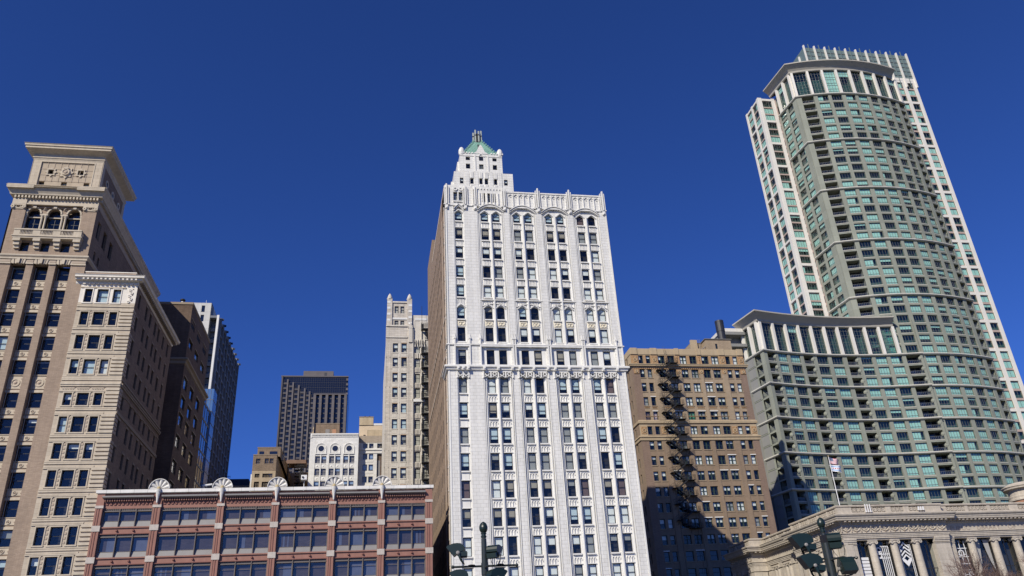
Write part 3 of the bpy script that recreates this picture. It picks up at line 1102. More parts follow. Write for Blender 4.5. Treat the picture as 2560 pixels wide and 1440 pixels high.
# ================================================================== tan brick tower on the left
def tan_tower():
    T = thing("brick_tower", "tan brick and limestone tower with an arched loggia and a boxy crest under wide eaves", "office tower", (-40, 100, 0))
    f = front(100)
    bays = [(-46.54, -44.67), (-43.81, -41.95), (-41.11, -39.28)]
    rows = [(51.89, 53.93), (48.53, 50.53), (45.36, 47.32), (42.12, 44.02), (38.91, 40.8), (34.66, 36.59), (31.41, 33.36), (28.14, 30.08), (24.95, 26.84),
            (21.71, 23.63), (18.48, 20.34), (15.2, 17.14), (11.95, 13.9), (8.7, 10.6)]
    DP = .82
    w = MB()
    ss, op = cuts(bays, -48.2, -37.5)
    wall(w, f, ss, [0, 6, 54.0], lambda i, j: i in op and j == 1, BRICKA, DP)
    # shaft above the belt: small windows, then the loggia opening
    sw = [(-46.0, -44.88), (-43.5, -42.4), (-41.05, -39.9)]
    ss2, op2 = cuts(sw, -48.0, -37.5)
    wall(w, f, ss2, [55.3, 55.8, 57.2, 57.9], lambda i, j: i in op2 and j == 1, BRICKA, .3)
    wall(w, f, [-48.0, -46.35, -39.25, -37.5], [57.9, 62.55], lambda i, j: i == 1, BRICKA, 1.0)
    w.box(-48.0, -37.6, 102.5, 102.6, 57, 66, BRICKA, "d")
    # side of the main body: loggia arches at its front end
    r = right(-37.5)
    la = [(101.3, 102.6), (104.0, 105.4), (106.9, 108.3)]
    sy, oy = cuts([(101.9, 102.6), (103.6, 104.3), (112.0, 112.8), (115.0, 115.8), (118.4, 119.2), (121.8, 122.6), (125, 125.8)], 100, 131)
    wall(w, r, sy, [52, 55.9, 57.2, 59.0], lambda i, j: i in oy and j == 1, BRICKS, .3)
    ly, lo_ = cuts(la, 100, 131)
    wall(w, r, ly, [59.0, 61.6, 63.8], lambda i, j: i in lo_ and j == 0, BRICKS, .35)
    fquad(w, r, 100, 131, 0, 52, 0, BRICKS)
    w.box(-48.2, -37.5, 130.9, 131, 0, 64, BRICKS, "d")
    fquad(w, left(-48.2), 100, 131, 0, 64, 0, BRICKA)
    w.build("wall", T)
    for u, v in la:
        P = MB()
        fquad(P, r, u, v, 59.0, 61.9, -.3, GLX)
        P.build("window", T)
    # spandrels in the deep bays
    for i, (a, b) in enumerate(bays):
        for (z0, z1), (y0, y1) in zip(rows[1:], rows[:-1]):
            p = MB()
            fbox(p, f, a, b, z1, y0, -1.0, -DP + .12, BRICKA, ends=False)
            big = (y0 - z1) > 1.8
            t = y0 - .14
            fbox(p, f, a, b, y0 - .1, y0, -.9, -DP + .24, LIMEJ, ends=False)
            k0, k1 = (z1 + .5, t - .1) if big else (z1 + .52, t - .02)
            fbox(p, f, a + .06, b - .06, k0, k1, -.9, -DP + .2, LIME)
            fbox(p, f, a, b, z1 + .02, z1 + .34, -.9, -DP + .22, LIME, ends=False)
            c, zc = (a + b) / 2, (k0 + k1) / 2
            rr = .52 if big else .24
            ring(p, f, c, zc, rr * .72, rr, -DP + .2, -DP + .27, LIME, 14)
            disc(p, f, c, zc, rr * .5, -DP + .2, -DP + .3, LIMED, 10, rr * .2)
            for dx in (-.62, .62):
                for dz in ((-.5, .5) if big else (0,)):
                    disc(p, f, c + dx, zc + dz, .08, -DP + .2, -DP + .24, LIMED, 6)
            p.build("spandrel_panel", T)
        pp = MB()
        pp.tube([f(a + .28, 6, -DP + .35), f(a + .28, 53.6, -DP + .35)], .045, METL, 6)
        pp.build("downpipe", T)
    bud = Budget(T, 100)
    codeA = ["DDD", "DDD", "DDD", "hDD", "DDD", "DDD", "DDq", "DDD", "DDD", "DDD", "DDg", "DDb", "DDD", "DDD"]
    for j, (z0, z1) in enumerate(rows):
        for i, (a, b) in enumerate(bays):
            c = codeA[j][i]
            bl = {"D": (BL_G, .12) if random.random() < .3 else None, "h": (BL_L, .9), "q": (BL_W, .22, .3, 1), "g": (BL_G, .5), "b": (BL_L, .4)}[c]
            win(T, f, a + .02, b - .02, z0, z1, -DP, FRD, GL, bl, fw=.08, rails=(.5,), stuff=bud.get())
    for u, v in sw:
        win(T, f, u, v, 55.8, 57.2, -.25, FRD, GL, None, stuff=bud.get())
    for u, v in ((101.9, 102.6), (103.6, 104.3), (112.0, 112.8), (115.0, 115.8), (118.4, 119.2), (121.8, 122.6), (125, 125.8)):
        win(T, r, u, v, 55.9, 57.2, -.2, FRD, GLX, None, room=0, stuff=bud.get())
    # flat-arch course above the deep bays and the belt ledge
    k = MB()
    edges = [-48.2] + [q for b in bays for q in b] + [-37.5]
    fbox(k, f, -48.3, -37.42, 54.62, 54.85, -.1, .16, LIME)
    fbox(k, f, -48.2, -37.5, 54.0, 54.62, -.5, .03, LIME)
    for i in range(0, 8, 2):
        a, b = edges[i], edges[i + 1]
        fbox(k, f, a - .03, b + .03, 53.9, 54.12, -.2, .16, LIME)
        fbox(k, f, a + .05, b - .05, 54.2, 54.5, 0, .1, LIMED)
    for a, b in bays:
        c = (a + b) / 2
        for q in (-2, -1, 0, 1, 2):
            x = c + q * .3
            ww = .12 if q else .2
            dd = .12 if q else .3
            k.poly([f(x - ww * .75 + q * .0, 53.95, dd), f(x + ww * .75, 53.95, dd), f(x + ww + q * .06, 54.66 + (.12 if not q else 0), dd), f(x - ww + q * .06, 54.66 + (.12 if not q else 0), dd)], LIME)
            fbox(k, f, x - ww * .75, x + ww * .75, 53.93, 53.97, -.3, dd, LIME)
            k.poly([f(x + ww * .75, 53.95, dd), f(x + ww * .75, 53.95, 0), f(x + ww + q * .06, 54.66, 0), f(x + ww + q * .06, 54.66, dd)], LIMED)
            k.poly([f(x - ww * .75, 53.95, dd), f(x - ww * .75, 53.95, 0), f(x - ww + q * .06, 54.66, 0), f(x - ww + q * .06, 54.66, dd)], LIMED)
    k.build("flat_arch_course", T)
    bl = MB()
    prof(bl, [(-48.2, 110), (-48.2, 100), (-37.5, 100), (-37.5, 131)], [(0, 54.85), (.1, 54.95), (.22, 55.1), (.22, 55.3), (0, 55.38)], LIME)
    bl.build("belt_ledge", T)
    # loggia: arches on paired columns, glass behind, balcony
    lg = MB()
    cen = [-45.35, -42.8, -40.35]
    hw = .78
    L = [-46.35]
    for c in cen:
        L += [c - hw, c + hw]
    L.append(-39.25)
    fl = front(100.25)
    for c in cen:
        arch_fill(lg, fl, c - hw, c + hw, 61.75, .8, 62.9, 0, BRICKA, "round", 12, .4)
        arch_mould(lg, fl, c - hw + .0, c + hw, 61.75, .8, .2, -.2, .12, LIME, "round", 14)
        fbox(lg, fl, c - .2, c + .2, 62.5, 62.86, 0, .22, LIME)
    for i in range(0, 8, 2):
        fquad(lg, fl, L[i], L[i + 1], 61.75, 62.9, 0, BRICKA)
        fbox(lg, fl, L[i], L[i + 1], 61.5, 61.75, -.4, .06, LIME)
        for q in ((.5,) if i in (0, 6) else (.27, .73)):
            x = L[i] + (L[i + 1] - L[i]) * q
            if i == 0:
                x = L[i + 1] - .2
            if i == 6:
                x = L[i] + .2
            lg.lathe(fl(x, 58.0, -.15), [(.2, 0), (.2, .15), (.15, .2), (.135, 2.9), (.16, 3.1), (.13, 3.15), (.22, 3.45), (.24, 3.52)], LIME, 12)
    for x in (-44.07, -41.57):
        disc(lg, fl, x, 62.5, .3, 0, .14, LIMED, 10, .18)
        disc(lg, fl, x, 62.42, .12, .14, .26, LIME, 8, .05)
    lg.build("loggia", T)
    for c in cen:
        win(T, f, c - hw - .05, c + hw + .05, 58.2, 61.35, -.85, FRD, GL, None, mull=(.5,), rails=(.3, .72), fw=.07, room=.6, stuff=bud.get())
        aw = MB()
        P2 = archpts(c - hw - .02, c + hw + .02, 61.6, .92, "round", 12)
        aw.poly([f(x, z, -.9) for x, z in P2] + [f(c + hw, 61.45, -.9), f(c - hw, 61.45, -.9)], GLX)
        fbox(aw, f, c - .03, c + .03, 61.4, 62.5, -.9, -.84, FRD)
        fbox(aw, f, c - hw, c + hw, 61.35, 61.5, -.95, -.7, LIME)
        aw.build("fanlight", T)
    bud.done()
    bc = MB()
    fbox(bc, f, -46.85, -38.5, 57.45, 57.85, -.1, .74, LIME)
    fbox(bc, f, -46.95, -38.4, 57.68, 57.82, -.1, .84, LIME)
    for x0, x1, d0, d1 in ((-46.8, -38.55, .58, .72),):
        fbox(bc, f, x0, x1, 57.85, 58.0, d0, d1 + .04, LIME)
        fbox(bc, f, x0, x1, 58.65, 58.84, d0 - .03, d1 + .06, LIME)
    for x0, x1 in ((-46.8, -46.05), (-44.5, -43.6), (-42.05, -41.15), (-39.55, -38.55)):
        fbox(bc, f, x0, x1, 58.0, 58.65, .58, .72, LIME)
    for a, b in ((-46.05, -44.5), (-43.6, -42.05), (-41.15, -39.55)):
        for q in range(9):
            x = a + (b - a) * (q + .5) / 9
            bc.lathe(f(x, 58.0, .65), [(.04, 0), (.065, .2), (.035, .42), (.05, .65)], LIME, 7)
    for x in (-46.75, -38.6):
        for q in range(5):
            bc.lathe(f(x, 58.0, .1 + q * .12), [(.04, 0), (.065, .2), (.035, .42), (.05, .65)], LIME, 7)
        fbox(bc, f, x - .07, x + .07, 58.65, 58.84, 0, .7, LIME)
    bcn = bc.build("balcony", T)
    for x in (-46.3, -43.87, -41.43, -39.0):
        cb = MB()
        fbox(cb, f, x - .45, x + .45, 57.05, 57.45, -.1, .72, LIME)
        fbox(cb, f, x - .36, x + .36, 56.55, 57.05, -.1, .5, LIME)
        fbox(cb, f, x - .33, x + .33, 56.15, 56.55, -.1, .25, LIME)
        cb.build("corbel", bcn)
    # pilaster capitals with curled scrolls
    for a, b in ((-48.15, -46.45), (-39.2, -37.45)):
        cp = MB()
        fbox(cp, f, a, b, 62.25, 62.4, -.1, .1, LIME)
        fbox(cp, f, a - .05, b + .05, 62.75, 62.92, -.1, .22, LIME)
        for x, s_ in ((a + .1, 1), (b - .1, -1)):
            ring(cp, f, x + .05 * s_, 62.55, .08, .24, 0, .26, LIME, 10)
        c = (a + b) / 2
        disc(cp, f, c, 62.72, .18, 0, .28, LIMED, 9, .06)
        for s_ in (-1, 1):
            for q in range(3):
                cp.poly([f(c + s_ * .1, 62.4, .1), f(c + s_ * (.25 + q * .2), 62.7 - q * .06, .2), f(c + s_ * (.32 + q * .2), 62.6 - q * .06, .2), f(c + s_ * .16, 62.38, .1)], LIME)
        cp.build("capital", T)
    # entablature with modillions and the lower wide cornice
    en = MB()
    fbox(en, f, -48.1, -37.42, 62.95, 63.15, -.2, .16, LIME)
    fbox(en, f, -48.05, -37.45, 63.15, 63.75, -.2, .04, LIME)
    fbox(en, f, -48.15, -46.4, 62.95, 63.8, 0, .2, LIME)
    fbox(en, right(-37.5), 100, 131, 62.95, 63.75, -.1, .06, LIMED)
    dentils(en, f, -48.1, -37.4, 63.85, 64.25, 0, .42, LIME, .42, .5)
    dentils(en, right(-37.5), 100, 131, 63.85, 64.25, 0, .42, LIME, .42, .5)
    dentils(en, f, -48.1, -37.4, 63.75, 63.88, 0, .14, LIME, .21, .6)
    en.build("entablature", T)
    co = MB()
    prof(co, [(-48.1, 112), (-48.1, 100), (-37.5, 100), (-37.5, 131), (-44, 131)],
         [(0, 63.7), (.1, 64.25), (.5, 64.28), (.55, 64.5), (.8, 64.95), (.85, 65.12), (.95, 65.2), (.95, 65.42), (1.02, 65.55), (0, 65.6)], LIME)
    fbox(co, f, -48.9, -45.6, 64.97, 65.56, .8, 1.12, LIME)
    fbox(co, f, -40.2, -36.7, 64.97, 65.56, .8, 1.12, LIME)
    for z in (65.2, 65.42):
        fbox(co, f, -48.95, -36.62, z, z + .05, .8, 1.14, LIME)
    co.build("cornice", T)
    # crest: framed panel with star windows and a cartouche
    cr = MB()
    stars = [(-44.42, 68.4), (-40.62, 68.45)]
    low = [(-45.35, 66.6), (-42.5, 66.6), (-39.62, 66.6)]
    sp, op = cuts([(-44.78, -44.06)], -47, -37.95)
    xs = sorted({-46.95, -45.72, -44.98, -44.78, -44.06, -42.86, -42.12, -40.98, -40.26, -39.98, -39.26, -37.95})
    zs = [65.6, 66.3, 66.88, 68.05, 68.8, 70.2, 71.2]

    def opn(i, j):
        a, b = xs[i], xs[i + 1]
        if j == 1:
            return (a, b) in ((-45.72, -44.98), (-42.86, -42.12), (-39.98, -39.26))
        if j == 3:
            return (a, b) in ((-44.78, -44.06), (-40.98, -40.26))
        return False
    wall(cr, f, xs, zs, opn, CREST, .35, CREST, d=-.12)
    for a, b, c, e in ((-46.97, -46.0, 65.6, 70.6), (-38.9, -37.93, 65.6, 70.6)):
        fbox(cr, f, a, b, c, e, -.12, .0, LIMEJ)
    fbox(cr, f, -46.0, -38.9, 70.15, 70.6, -.12, .0, LIMEJ, ends=False)
    for a, b, c, e in ((-46.0, -45.86, 65.6, 70.15), (-39.04, -38.9, 65.6, 70.15)):
        fbox(cr, f, a, b, c, e, -.12, .05, LIME)
    fbox(cr, f, -45.86, -39.04, 70.02, 70.15, -.12, .048, LIME, ends=False)
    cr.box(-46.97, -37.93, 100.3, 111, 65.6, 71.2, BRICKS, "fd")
    r2_ = right(-37.93)
    for a, b, c, e in ((100.0, 100.9, 65.6, 70.6), (110.1, 111, 65.6, 70.6), (100.9, 110.1, 70.1, 70.6)):
        fbox(cr, r2_, a, b, c, e, -.05, .06, LIMEJ)
    fbox(cr, left(-46.97), 100, 111, 65.6, 71.2, -.05, .04, LIMEJ)
    for y in (102.6, 105.5, 108.4):
        ring(cr, r2_, y, 68.4, .35, .62, 0, .1, LIME, 8)
        disc(cr, r2_, y, 68.4, .3, 0, .03, GLX, 8)
    # diaper grid of fine ribs with knots
    for q in range(1, 8):
        x = -45.86 + 6.82 * q / 8 + .0
        fbox(cr, f, x - .025, x + .025, 66.9, 70.0, -.12, -.08, LIMED)
    for q in range(4):
        z = 66.95 + q * .98
        fbox(cr, f, -45.8, -39.1, z - .025, z + .025, -.12, -.083, LIMED)
        for p_ in range(1, 8):
            disc(cr, f, -45.86 + 6.82 * p_ / 8, z, .09, -.12, -.04, LIMED, 6, .05)
    crest = cr.build("crest", T)
    for (x, z), R1 in zip(stars + [(-42.5, 68.42)], (.78, .78, 1.0)):
        st = MB()
        n = 16
        hole = .37 if R1 < .9 else 0
        pts = []
        for q in range(n):
            a = 2 * pi * q / n + pi / 2
            rr = R1 if q % 2 == 0 else R1 * .68
            pts.append((x + rr * cos(a), z + rr * sin(a)))
        inn = [(x + max(hole, .02) * 1.38 * cos(a_), z + max(hole, .02) * 1.38 * sin(a_)) for a_ in [2 * pi * q / n + pi / 2 for q in range(n)]]
        if hole:
            inn = []
            for q in range(n):
                a = 2 * pi * q / n + pi / 2
                m_ = max(abs(cos(a)), abs(sin(a)))
                inn.append((x + hole * cos(a) / m_, z + hole * sin(a) / m_))
        for q in range(n):
            p_ = (q + 1) % n
            st.poly([f(*pts[q], .02), f(*pts[p_], .02), f(*inn[p_], .02), f(*inn[q], .02)], LIME)
            st.poly([f(*pts[q], -.12), f(*pts[p_], -.12), f(*pts[p_], .02), f(*pts[q], .02)], LIME)
        if not hole:
            disc(st, f, x, z, .62, .02, .14, LIME, 14, .5)
            ring(st, f, x, z, .38, .5, .14, .22, LIME, 14)
            disc(st, f, x, z - .05, .3, .14, .26, LIMED, 12, .16)
            fbox(st, f, x - .3, x + .3, z + .5, z + .72, .02, .24, LIME)
        st.build("cartouche" if not hole else "star_frame", crest)
    for x, z in [(a + .36, 68.42) for a in (-44.78, -40.98)] + [(a + .36, 66.59) for a in (-45.72, -42.86, -39.98)]:
        win(T, f, x - .36, x + .36, z - .37 if z > 67 else 66.3, z + .37 if z > 67 else 66.88, -.4, FRD, GL, (BL_W, 1) if z < 67 and x > -43.5 else None, fw=.06)
    tc = MB()
    prof(tc, [(-46.97, 111), (-46.97, 100), (-37.93, 100), (-37.93, 111), (-46.97, 111)],
         [(0, 70.3), (.08, 70.55), (.16, 70.62), (.16, 70.75), (.06, 70.85), (.06, 71.2), (.2, 71.3), (.9, 71.62), (1.0, 71.66), (1.0, 71.92), (1.12, 72.0), (1.12, 72.2), (1.22, 72.34), (.9, 72.45)], LIME)
    tc.box(-47.8, -37.1, 99.2, 111.8, 72.40, 72.46, LIME)
    tc.build("eaves", T)
    rr = MB()
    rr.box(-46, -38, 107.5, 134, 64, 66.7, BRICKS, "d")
    rr.box(-46, -37.9, 107.4, 134.1, 66.7, 66.9, LIMED, "d")
    rr.box(-48.0, -37.6, 100.6, 131, 65.6, 65.7, ROOFM, "d")
    rr.build("roof", T)

    # right wing
    wr = [(48.61, 50.54), (45.42, 47.3), (42.14, 44.06), (38.84, 40.78), (34.78, 36.38), (31.43, 33.4), (28.21, 30.12), (24.94, 26.89), (21.67, 23.66), (18.41, 20.43),
          (15.26, 17.17), (12.05, 14.0), (8.8, 10.75)]
    wc = [(-36.9, -35.98), (-35.38, -34.05), (-33.45, -32.52)]
    x0, x1 = -37.5, -30.62
    g = MB()
    sx, ox = cuts(wc, x0, x1)
    sz, oz = cuts(wr, 0, 52.0)

    wall(g, f, sx, sz, lambda i, j: i in ox and j in oz, LIMEJ, .28, LIME, pick=lambda i, j: TCA if j >= len(sz) - 3 else LIMEJ)
    s = right(x1)
    sd = [(101.3, 102.15), (105.0, 105.95), (107.3, 108.25), (110.2, 111.15), (112.3, 113.25), (115.2, 116.15), (118.2, 119.1)]
    sy, oy = cuts(sd, 100, 121)
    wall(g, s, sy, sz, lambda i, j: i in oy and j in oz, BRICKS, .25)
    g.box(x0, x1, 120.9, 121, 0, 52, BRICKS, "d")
    g.poly([(x0, 100, 52.3), (x1, 100, 52.3), (x1, 121, 52.3), (x0, 121, 52.3)], ROOFM)
    g.build("wing_wall", T)
    # banded courses, quoins and window surrounds of the wing
    q_ = MB()
    for j, (z0, z1) in enumerate(wr):
        top = j == 0
        zn = wr[j - 1][0] if j else 51.3
        if not top:
            for k in range(5):
                z = z0 - .1 + k * .5
                if z + .3 < zn - .75:
                    fbox(q_, f, -32.2, x1, z, z + .32, 0, .17, LIME)
                    fbox(q_, s, 100, 101.0, z, z + .34, 0, .06, LIMED)
            fbox(q_, f, x0, -32.0, z1 + .34, z1 + .5, 0, .06, LIME)
            fbox(q_, f, x0, x1, zn - .62, zn - .42, 0, .10, LIME)
            fbox(q_, f, x0, x1, zn - .36, zn - .18, 0, .05, LIME)
        for (u, v) in wc:
            for a, b, c, e in ((u - .12, u, z0 - .14, z1 + .14), (v, v + .12, z0 - .14, z1 + .14)):
                fbox(q_, f, a, b, c, e, -.1, .07, TCA if top else LIME)
            fbox(q_, f, u, v, z1, z1 + .14, -.1, .07, TCA if top else LIME, ends=False)
            fbox(q_, f, u - .16, v + .16, z0 - .16, z0, -.1, .12, TCA if top else LIME)
        for c in (-35.68, -33.75):
            if top:
                continue
            for k in range(4):
                z = z0 + .15 + k * .5
                if z < z1:
                    fbox(q_, f, c - .11, c + .11, z, z + .24, 0, .05, LIMED)
            arch_mould(q_, f, c - .12, c + .12, z1 + .0, .14, .07, 0, .08, LIME, "round", 6)
        fbox(q_, f, x0, -32.0, z1 + .16, z1 + .3, 0, .11, LIME)
        for u, v in sd:
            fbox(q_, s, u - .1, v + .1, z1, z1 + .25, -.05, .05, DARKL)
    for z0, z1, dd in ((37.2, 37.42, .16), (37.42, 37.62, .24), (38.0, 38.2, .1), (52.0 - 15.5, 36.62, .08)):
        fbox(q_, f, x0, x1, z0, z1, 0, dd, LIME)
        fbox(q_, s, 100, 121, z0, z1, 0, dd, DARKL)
    for k in range(4):
        a = -37.3 + k * 1.68
        fbox(q_, f, a, a + 1.5, 36.68, 37.14, 0, .05, LIMED)
        for m_ in range(5):
            ring(q_, f, a + .2 + m_ * .28, 36.9, .06, .13, .05, .1, LIME, 7)
    # scrolled relief beside the top windows
    for k in range(5):
        ring(q_, f, -31.35 + (.12 if k % 2 else -.12), 48.8 + k * .42, .09, .2, 0, .1, TCA, 8)
        disc(q_, f, -31.1 - (.3 if k % 2 else 0), 48.95 + k * .42, .1, 0, .1, LIMED, 6, .03)
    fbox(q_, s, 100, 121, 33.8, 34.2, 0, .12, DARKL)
    q_.build("banded_courses", T)
    wcn = MB()
    prof(wcn, [(-37.5, 100), (x1, 100), (x1, 121), (-37, 121)], [(0, 51.2), (.08, 51.35), (.1, 51.6), (.55, 51.68), (.6, 51.85), (.85, 51.95), (.85, 52.15), (.95, 52.3), (0, 52.42)], TCA)
    prof(wcn, [(-38.2, 100), (-37.5, 100)], [(0, 51.2), (.08, 51.35), (.1, 51.6), (.55, 51.68), (.6, 51.85), (.85, 51.95), (.85, 52.15), (.95, 52.3), (0, 52.42)], TCA)
    dentils(wcn, f, -37.4, -30.5, 51.62, 51.82, 0, .78, TCA, .52, .42)
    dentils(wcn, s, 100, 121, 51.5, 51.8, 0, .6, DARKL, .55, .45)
    dentils(wcn, f, -37.4, -30.6, 51.2, 51.36, 0, .2, TCA, .52, .6)
    wcn.box(-37.2, -31.0, 99.75, 100.0, 52.35, 52.85, BRICKA, "d")
    wcn.box(-37.25, -30.95, 99.7, 100.05, 52.85, 52.97, TCA)
    wcn.build("wing_cornice", T)
    b2 = Budget(T, 54)
    cw = ["Dww", "DDD", "DDD", "twg", "hDD", "wDD", "DqQ", "DDD", "DDD", "DDD", "hDD", "DDD", "DDD"]
    for j in range(len(wr) - 1, -1, -1):
        z0, z1 = wr[j]
        for i, (u, v) in enumerate(wc):
            ch = cw[j][i]
            bl = {"D": None, "w": (BL_L, 1), "t": (BL_L, .5), "g": (BL_W, 1), "h": (BL_W, .45), "q": (BL_W, .3), "Q": (BL_W, .35)}[ch]
            win(T, f, u, v, z0, z1, -.25, FRD, GL, bl, fw=.07, stuff=b2.get())
    for z0, z1 in wr[::-1]:
        for u, v in sd:
            win(T, s, u, v, z0, z1, -.2, FRD, GLX, None, fw=.07, room=0, stuff=b2.get())
    b2.done()
    # stub of the matching left wing, just beyond the picture's edge
    lw = MB()
    lw.box(-55, -48.2, 100, 121, 0, 52, LIMEJ, "d")
    prof(lw, [(-55, 104), (-55, 100), (-48.2, 100)], [(0, 51.2), (.1, 51.6), (.6, 51.85), (.9, 52.0), (.95, 52.3), (0, 52.42)], TCA)
    lw.box(-54.7, -48.5, 99.8, 100.0, 52.35, 52.9, BRICKA, "d")
    lw.build("wing_wall", T)
    return T


tan_tower()

# ================================================================== brown loft building with the zigzag fire escape
def brown_loft():
    Y = 164
    T = thing("brick_office_building", "brown brick building with buff belt courses and a black zigzag fire escape on its front", "building", (72, Y, 0))
    f = front(Y)
    sing = [(60.27, 61.41), (62.07, 63.15), (81.63, 82.77), (83.43, 84.58)]
    doub = [(64.97, 66.68), (67.31, 69.04), (70.3, 71.98), (72.7, 74.44), (75.65, 77.42), (78.08, 79.91)]
    colsM = sorted(sing + doub)
    rows = [(66.14, 68.2), (62.75, 64.85), (59.42, 61.49), (56.07, 58.1), (52.78, 54.71), (49.41, 51.32), (46.01, 48.02), (42.62, 44.64), (39.23, 41.26), (35.94, 37.91),
            (32.55, 34.53), (29.22, 31.21), (25.95, 27.86), (22.6, 24.6), (19.3, 21.2)]
    x0, x1 = 58.44, 86.2
    w = MB()
    ss, ox = cuts(colsM, x0, x1)
    zz, oz = cuts(rows, 0, 69.9)

    def pk(i, j):
        z = (zz[j] + zz[j + 1]) / 2
        if z > 65:
            return BELTM if z > 68.2 else ORN
        if i == 0 or i == len(ss) - 2:
            return MAUVE if z < 64 and not 48.2 < z < 52.4 else BELTM
        return BROWNL if z > 52 else BROWNM
    wall(w, f, ss, zz, lambda i, j: i in ox and j in oz, BROWNM, .45, BROWNM, pick=pk)
    g = left(x0)
    sy = [(166.4, 167.2), (168.0, 168.8), (172, 172.9), (174, 174.9), ]
    yy, oy = cuts(sy, Y, 178)
    wall(w, g, yy, zz, lambda i, j: i in oy and j in oz, BROWNM, .3, pick=lambda i, j: BELTM if zz[j] >= 64.9 else BROWNM)
    w.box(x0, 79.6, 177.9, 178, 0, 69.5, BROWNM, "d")
    w.box(79.5, 79.6, 168.6, 178, 0, 69.5, BROWNM, "d")
    w.box(79.6, x1, 168.5, 168.6, 0, 69.5, BROWNM, "d")
    fquad(w, right(x1), Y, 168.5, 0, 69.5, 0, BROWNM)
    w.poly([(x0, Y, 69.5), (x1, Y, 69.5), (x1, 168.5, 69.5), (x0, 168.5, 69.5)], ROOFM)
    w.poly([(x0, 168.5, 69.5), (79.55, 168.5, 69.5), (79.55, 177.95, 69.5), (x0, 177.95, 69.5)], ROOFM)
    w.build("wall", T)
    t = MB()
    pth = [(x0, 178), (x0, Y), (x1, Y), (x1, 168.5)]
    # parapet blocks
    prof(t, pth, [(0, 68.35), (.1, 68.4), (.1, 69.8), (-.4, 69.85)], BELTM)
    for a, b in ((58.5, 60.1), (63.3, 64.9), (69.2, 70.2), (74.6, 75.6), (80.1, 81.5), (84.7, 86.15)):
        fbox(t, f, a, b, 68.4, 69.98, 0, .22, BELTM)
    prof(t, pth, [(0, 65.0), (.12, 65.1), (.18, 65.35), (.5, 65.45), (.5, 65.65), (.62, 65.8), (.62, 65.95), (0, 66.1)], BELTM)
    prof(t, pth, [(0, 51.85), (.25, 51.95), (.3, 52.45), (.12, 52.6), (0, 52.65)], BELTM)
    prof(t, pth, [(0, 47.95), (.2, 48.1), (.25, 48.6), (.42, 48.75), (.42, 49.05), (0, 49.2)], BELTM)
    for z0, z1 in rows[1:]:
        for a, b in colsM:
            fbox(t, f, a - .1, b + .1, z0 - .2, z0 - .02, -.1, .1, BROWNL)
    dentils(t, f, x0 + .2, x1 - .2, 64.8, 65.02, 0, .14, ORN, .5, .5)
    fbox(t, f, 60.0, 85, 53.55, 53.65, 0, .08, ORN)
    t.build("belt_courses", T)
    random.seed(5)
    for z0, z1 in rows[2:]:
        for a, b in colsM:
            if random.random() < .16:
                lw_ = MB()
                fbox(lw_, f, a - .1, b + .1, z1 + .02, z1 + .2, -.05, .1, WHITEHP)
                lw_.build("painted_lintel", T)
    # brick piers between bays
    for a, b in ((63.35, 64.75), (69.25, 70.1), (74.65, 75.45), (80.1, 81.45)):
        for z0, z1 in ((0, 47.9), (52.7, 64.7)):
            pi_ = MB()
            fbox(pi_, f, a, b, z0, z1, -.2, .14, BROWNM if z0 == 0 else BROWNL, tb=False)
            pi_.build("pier", T)
    o = MB()
    for zc, hh in ((67.15, .95), (50.4, .85)):
        for xc in (59.4, 64.05, 80.75, 85.4):
            fbox(o, f, xc - .62, xc + .62, zc - hh, zc + hh, 0, .07, ORN)
            ring(o, f, xc, zc - .1, .28, .42, .07, .2, BELTM, 12)
            disc(o, f, xc, zc - .1, .2, .07, .18, ORN, 9, .1)
            for s_ in (-1, 1):
                disc(o, f, xc + s_ * .42, zc + hh * .7, .14, .07, .17, ORN, 7, .05)
                disc(o, f, xc + s_ * .4, zc - hh * .75, .13, .07, .17, BELTM, 7, .05)
    for xc in (69.65, 75.05):
        for q in range(5):
            disc(o, f, xc, 66.4 + q * .38, .2, 0, .12, ORN, 7, .08)
    for xc in (59.4, 64.05, 80.75, 85.4, 69.65, 75.05):
        fbox(o, f, xc - .6, xc + .6, 63.7, 64.7, 0, .16, ORN)
        ring(o, f, xc, 64.2, .15, .32, .16, .28, BELTM, 9)
    for a, b in colsM:
        n = 5
        for q in range(n):
            x = a + (b - a) * (q + .5) / n
            ring(o, f, x, 55.62, .08, .16, 0, .08, ORN, 7)
    o.build("terracotta_relief", T)
    bud = Budget(T, 100)
    pk1 = [(3, (BL_W, .45)), (2, (BL_W, .95)), (2.2, None), (1, (BL_G, .5)), (1, (BL_W, .3)), (.6, [(BL_W, .5, 0, .48)]), (.6, [(BL_W, .55, .52, 1)]), (.7, (BL_G, 1))]
    random.seed(21)
    for j in range(12, -1, -1):
        z0, z1 = rows[j]
        for k, (a, b) in enumerate(colsM):
            dbl = (a, b) in doub
            bl = blindpick(pk1)
            if j == 4 and k == 0:
                bl = (BL_B, 1)
            if j == 4 and k == 1:
                bl = (BL_P, 1)
            if j == 4 and k == 4:
                bl = (BL_GR, 1)
            win(T, f, a, b, z0, z1, -.3, FRG, GL, bl, mull=(.44, .5, .56) if dbl else (), fw=.10, stuff=bud.get(), room=.6)
    for j in (13, 14):
        for a, b in colsM:
            win(T, f, a, b, *rows[j], -.3, FRG, GLX, None, fw=.1, room=0, stuff=bud.mb)
    for z0, z1 in rows:
        for a, b in sy:
            win(T, g, a, b, z0, z1, -.2, FRG, GLX, None, fw=.08, room=0, stuff=bud.mb)
    bud.done()
    # penthouse
    p = MB()
    sx, px_ = cuts([(80.12, 80.7)], 77.8, 84.2)
    wall(p, front(164.8), sx, [69.5, 70.4, 71.7, 72.75], lambda i, j: i in px_ and j == 1, BROWNL, .2)
    p.box(77.8, 84.2, 164.8, 168.4, 69.5, 72.75, BROWNL, "fd")
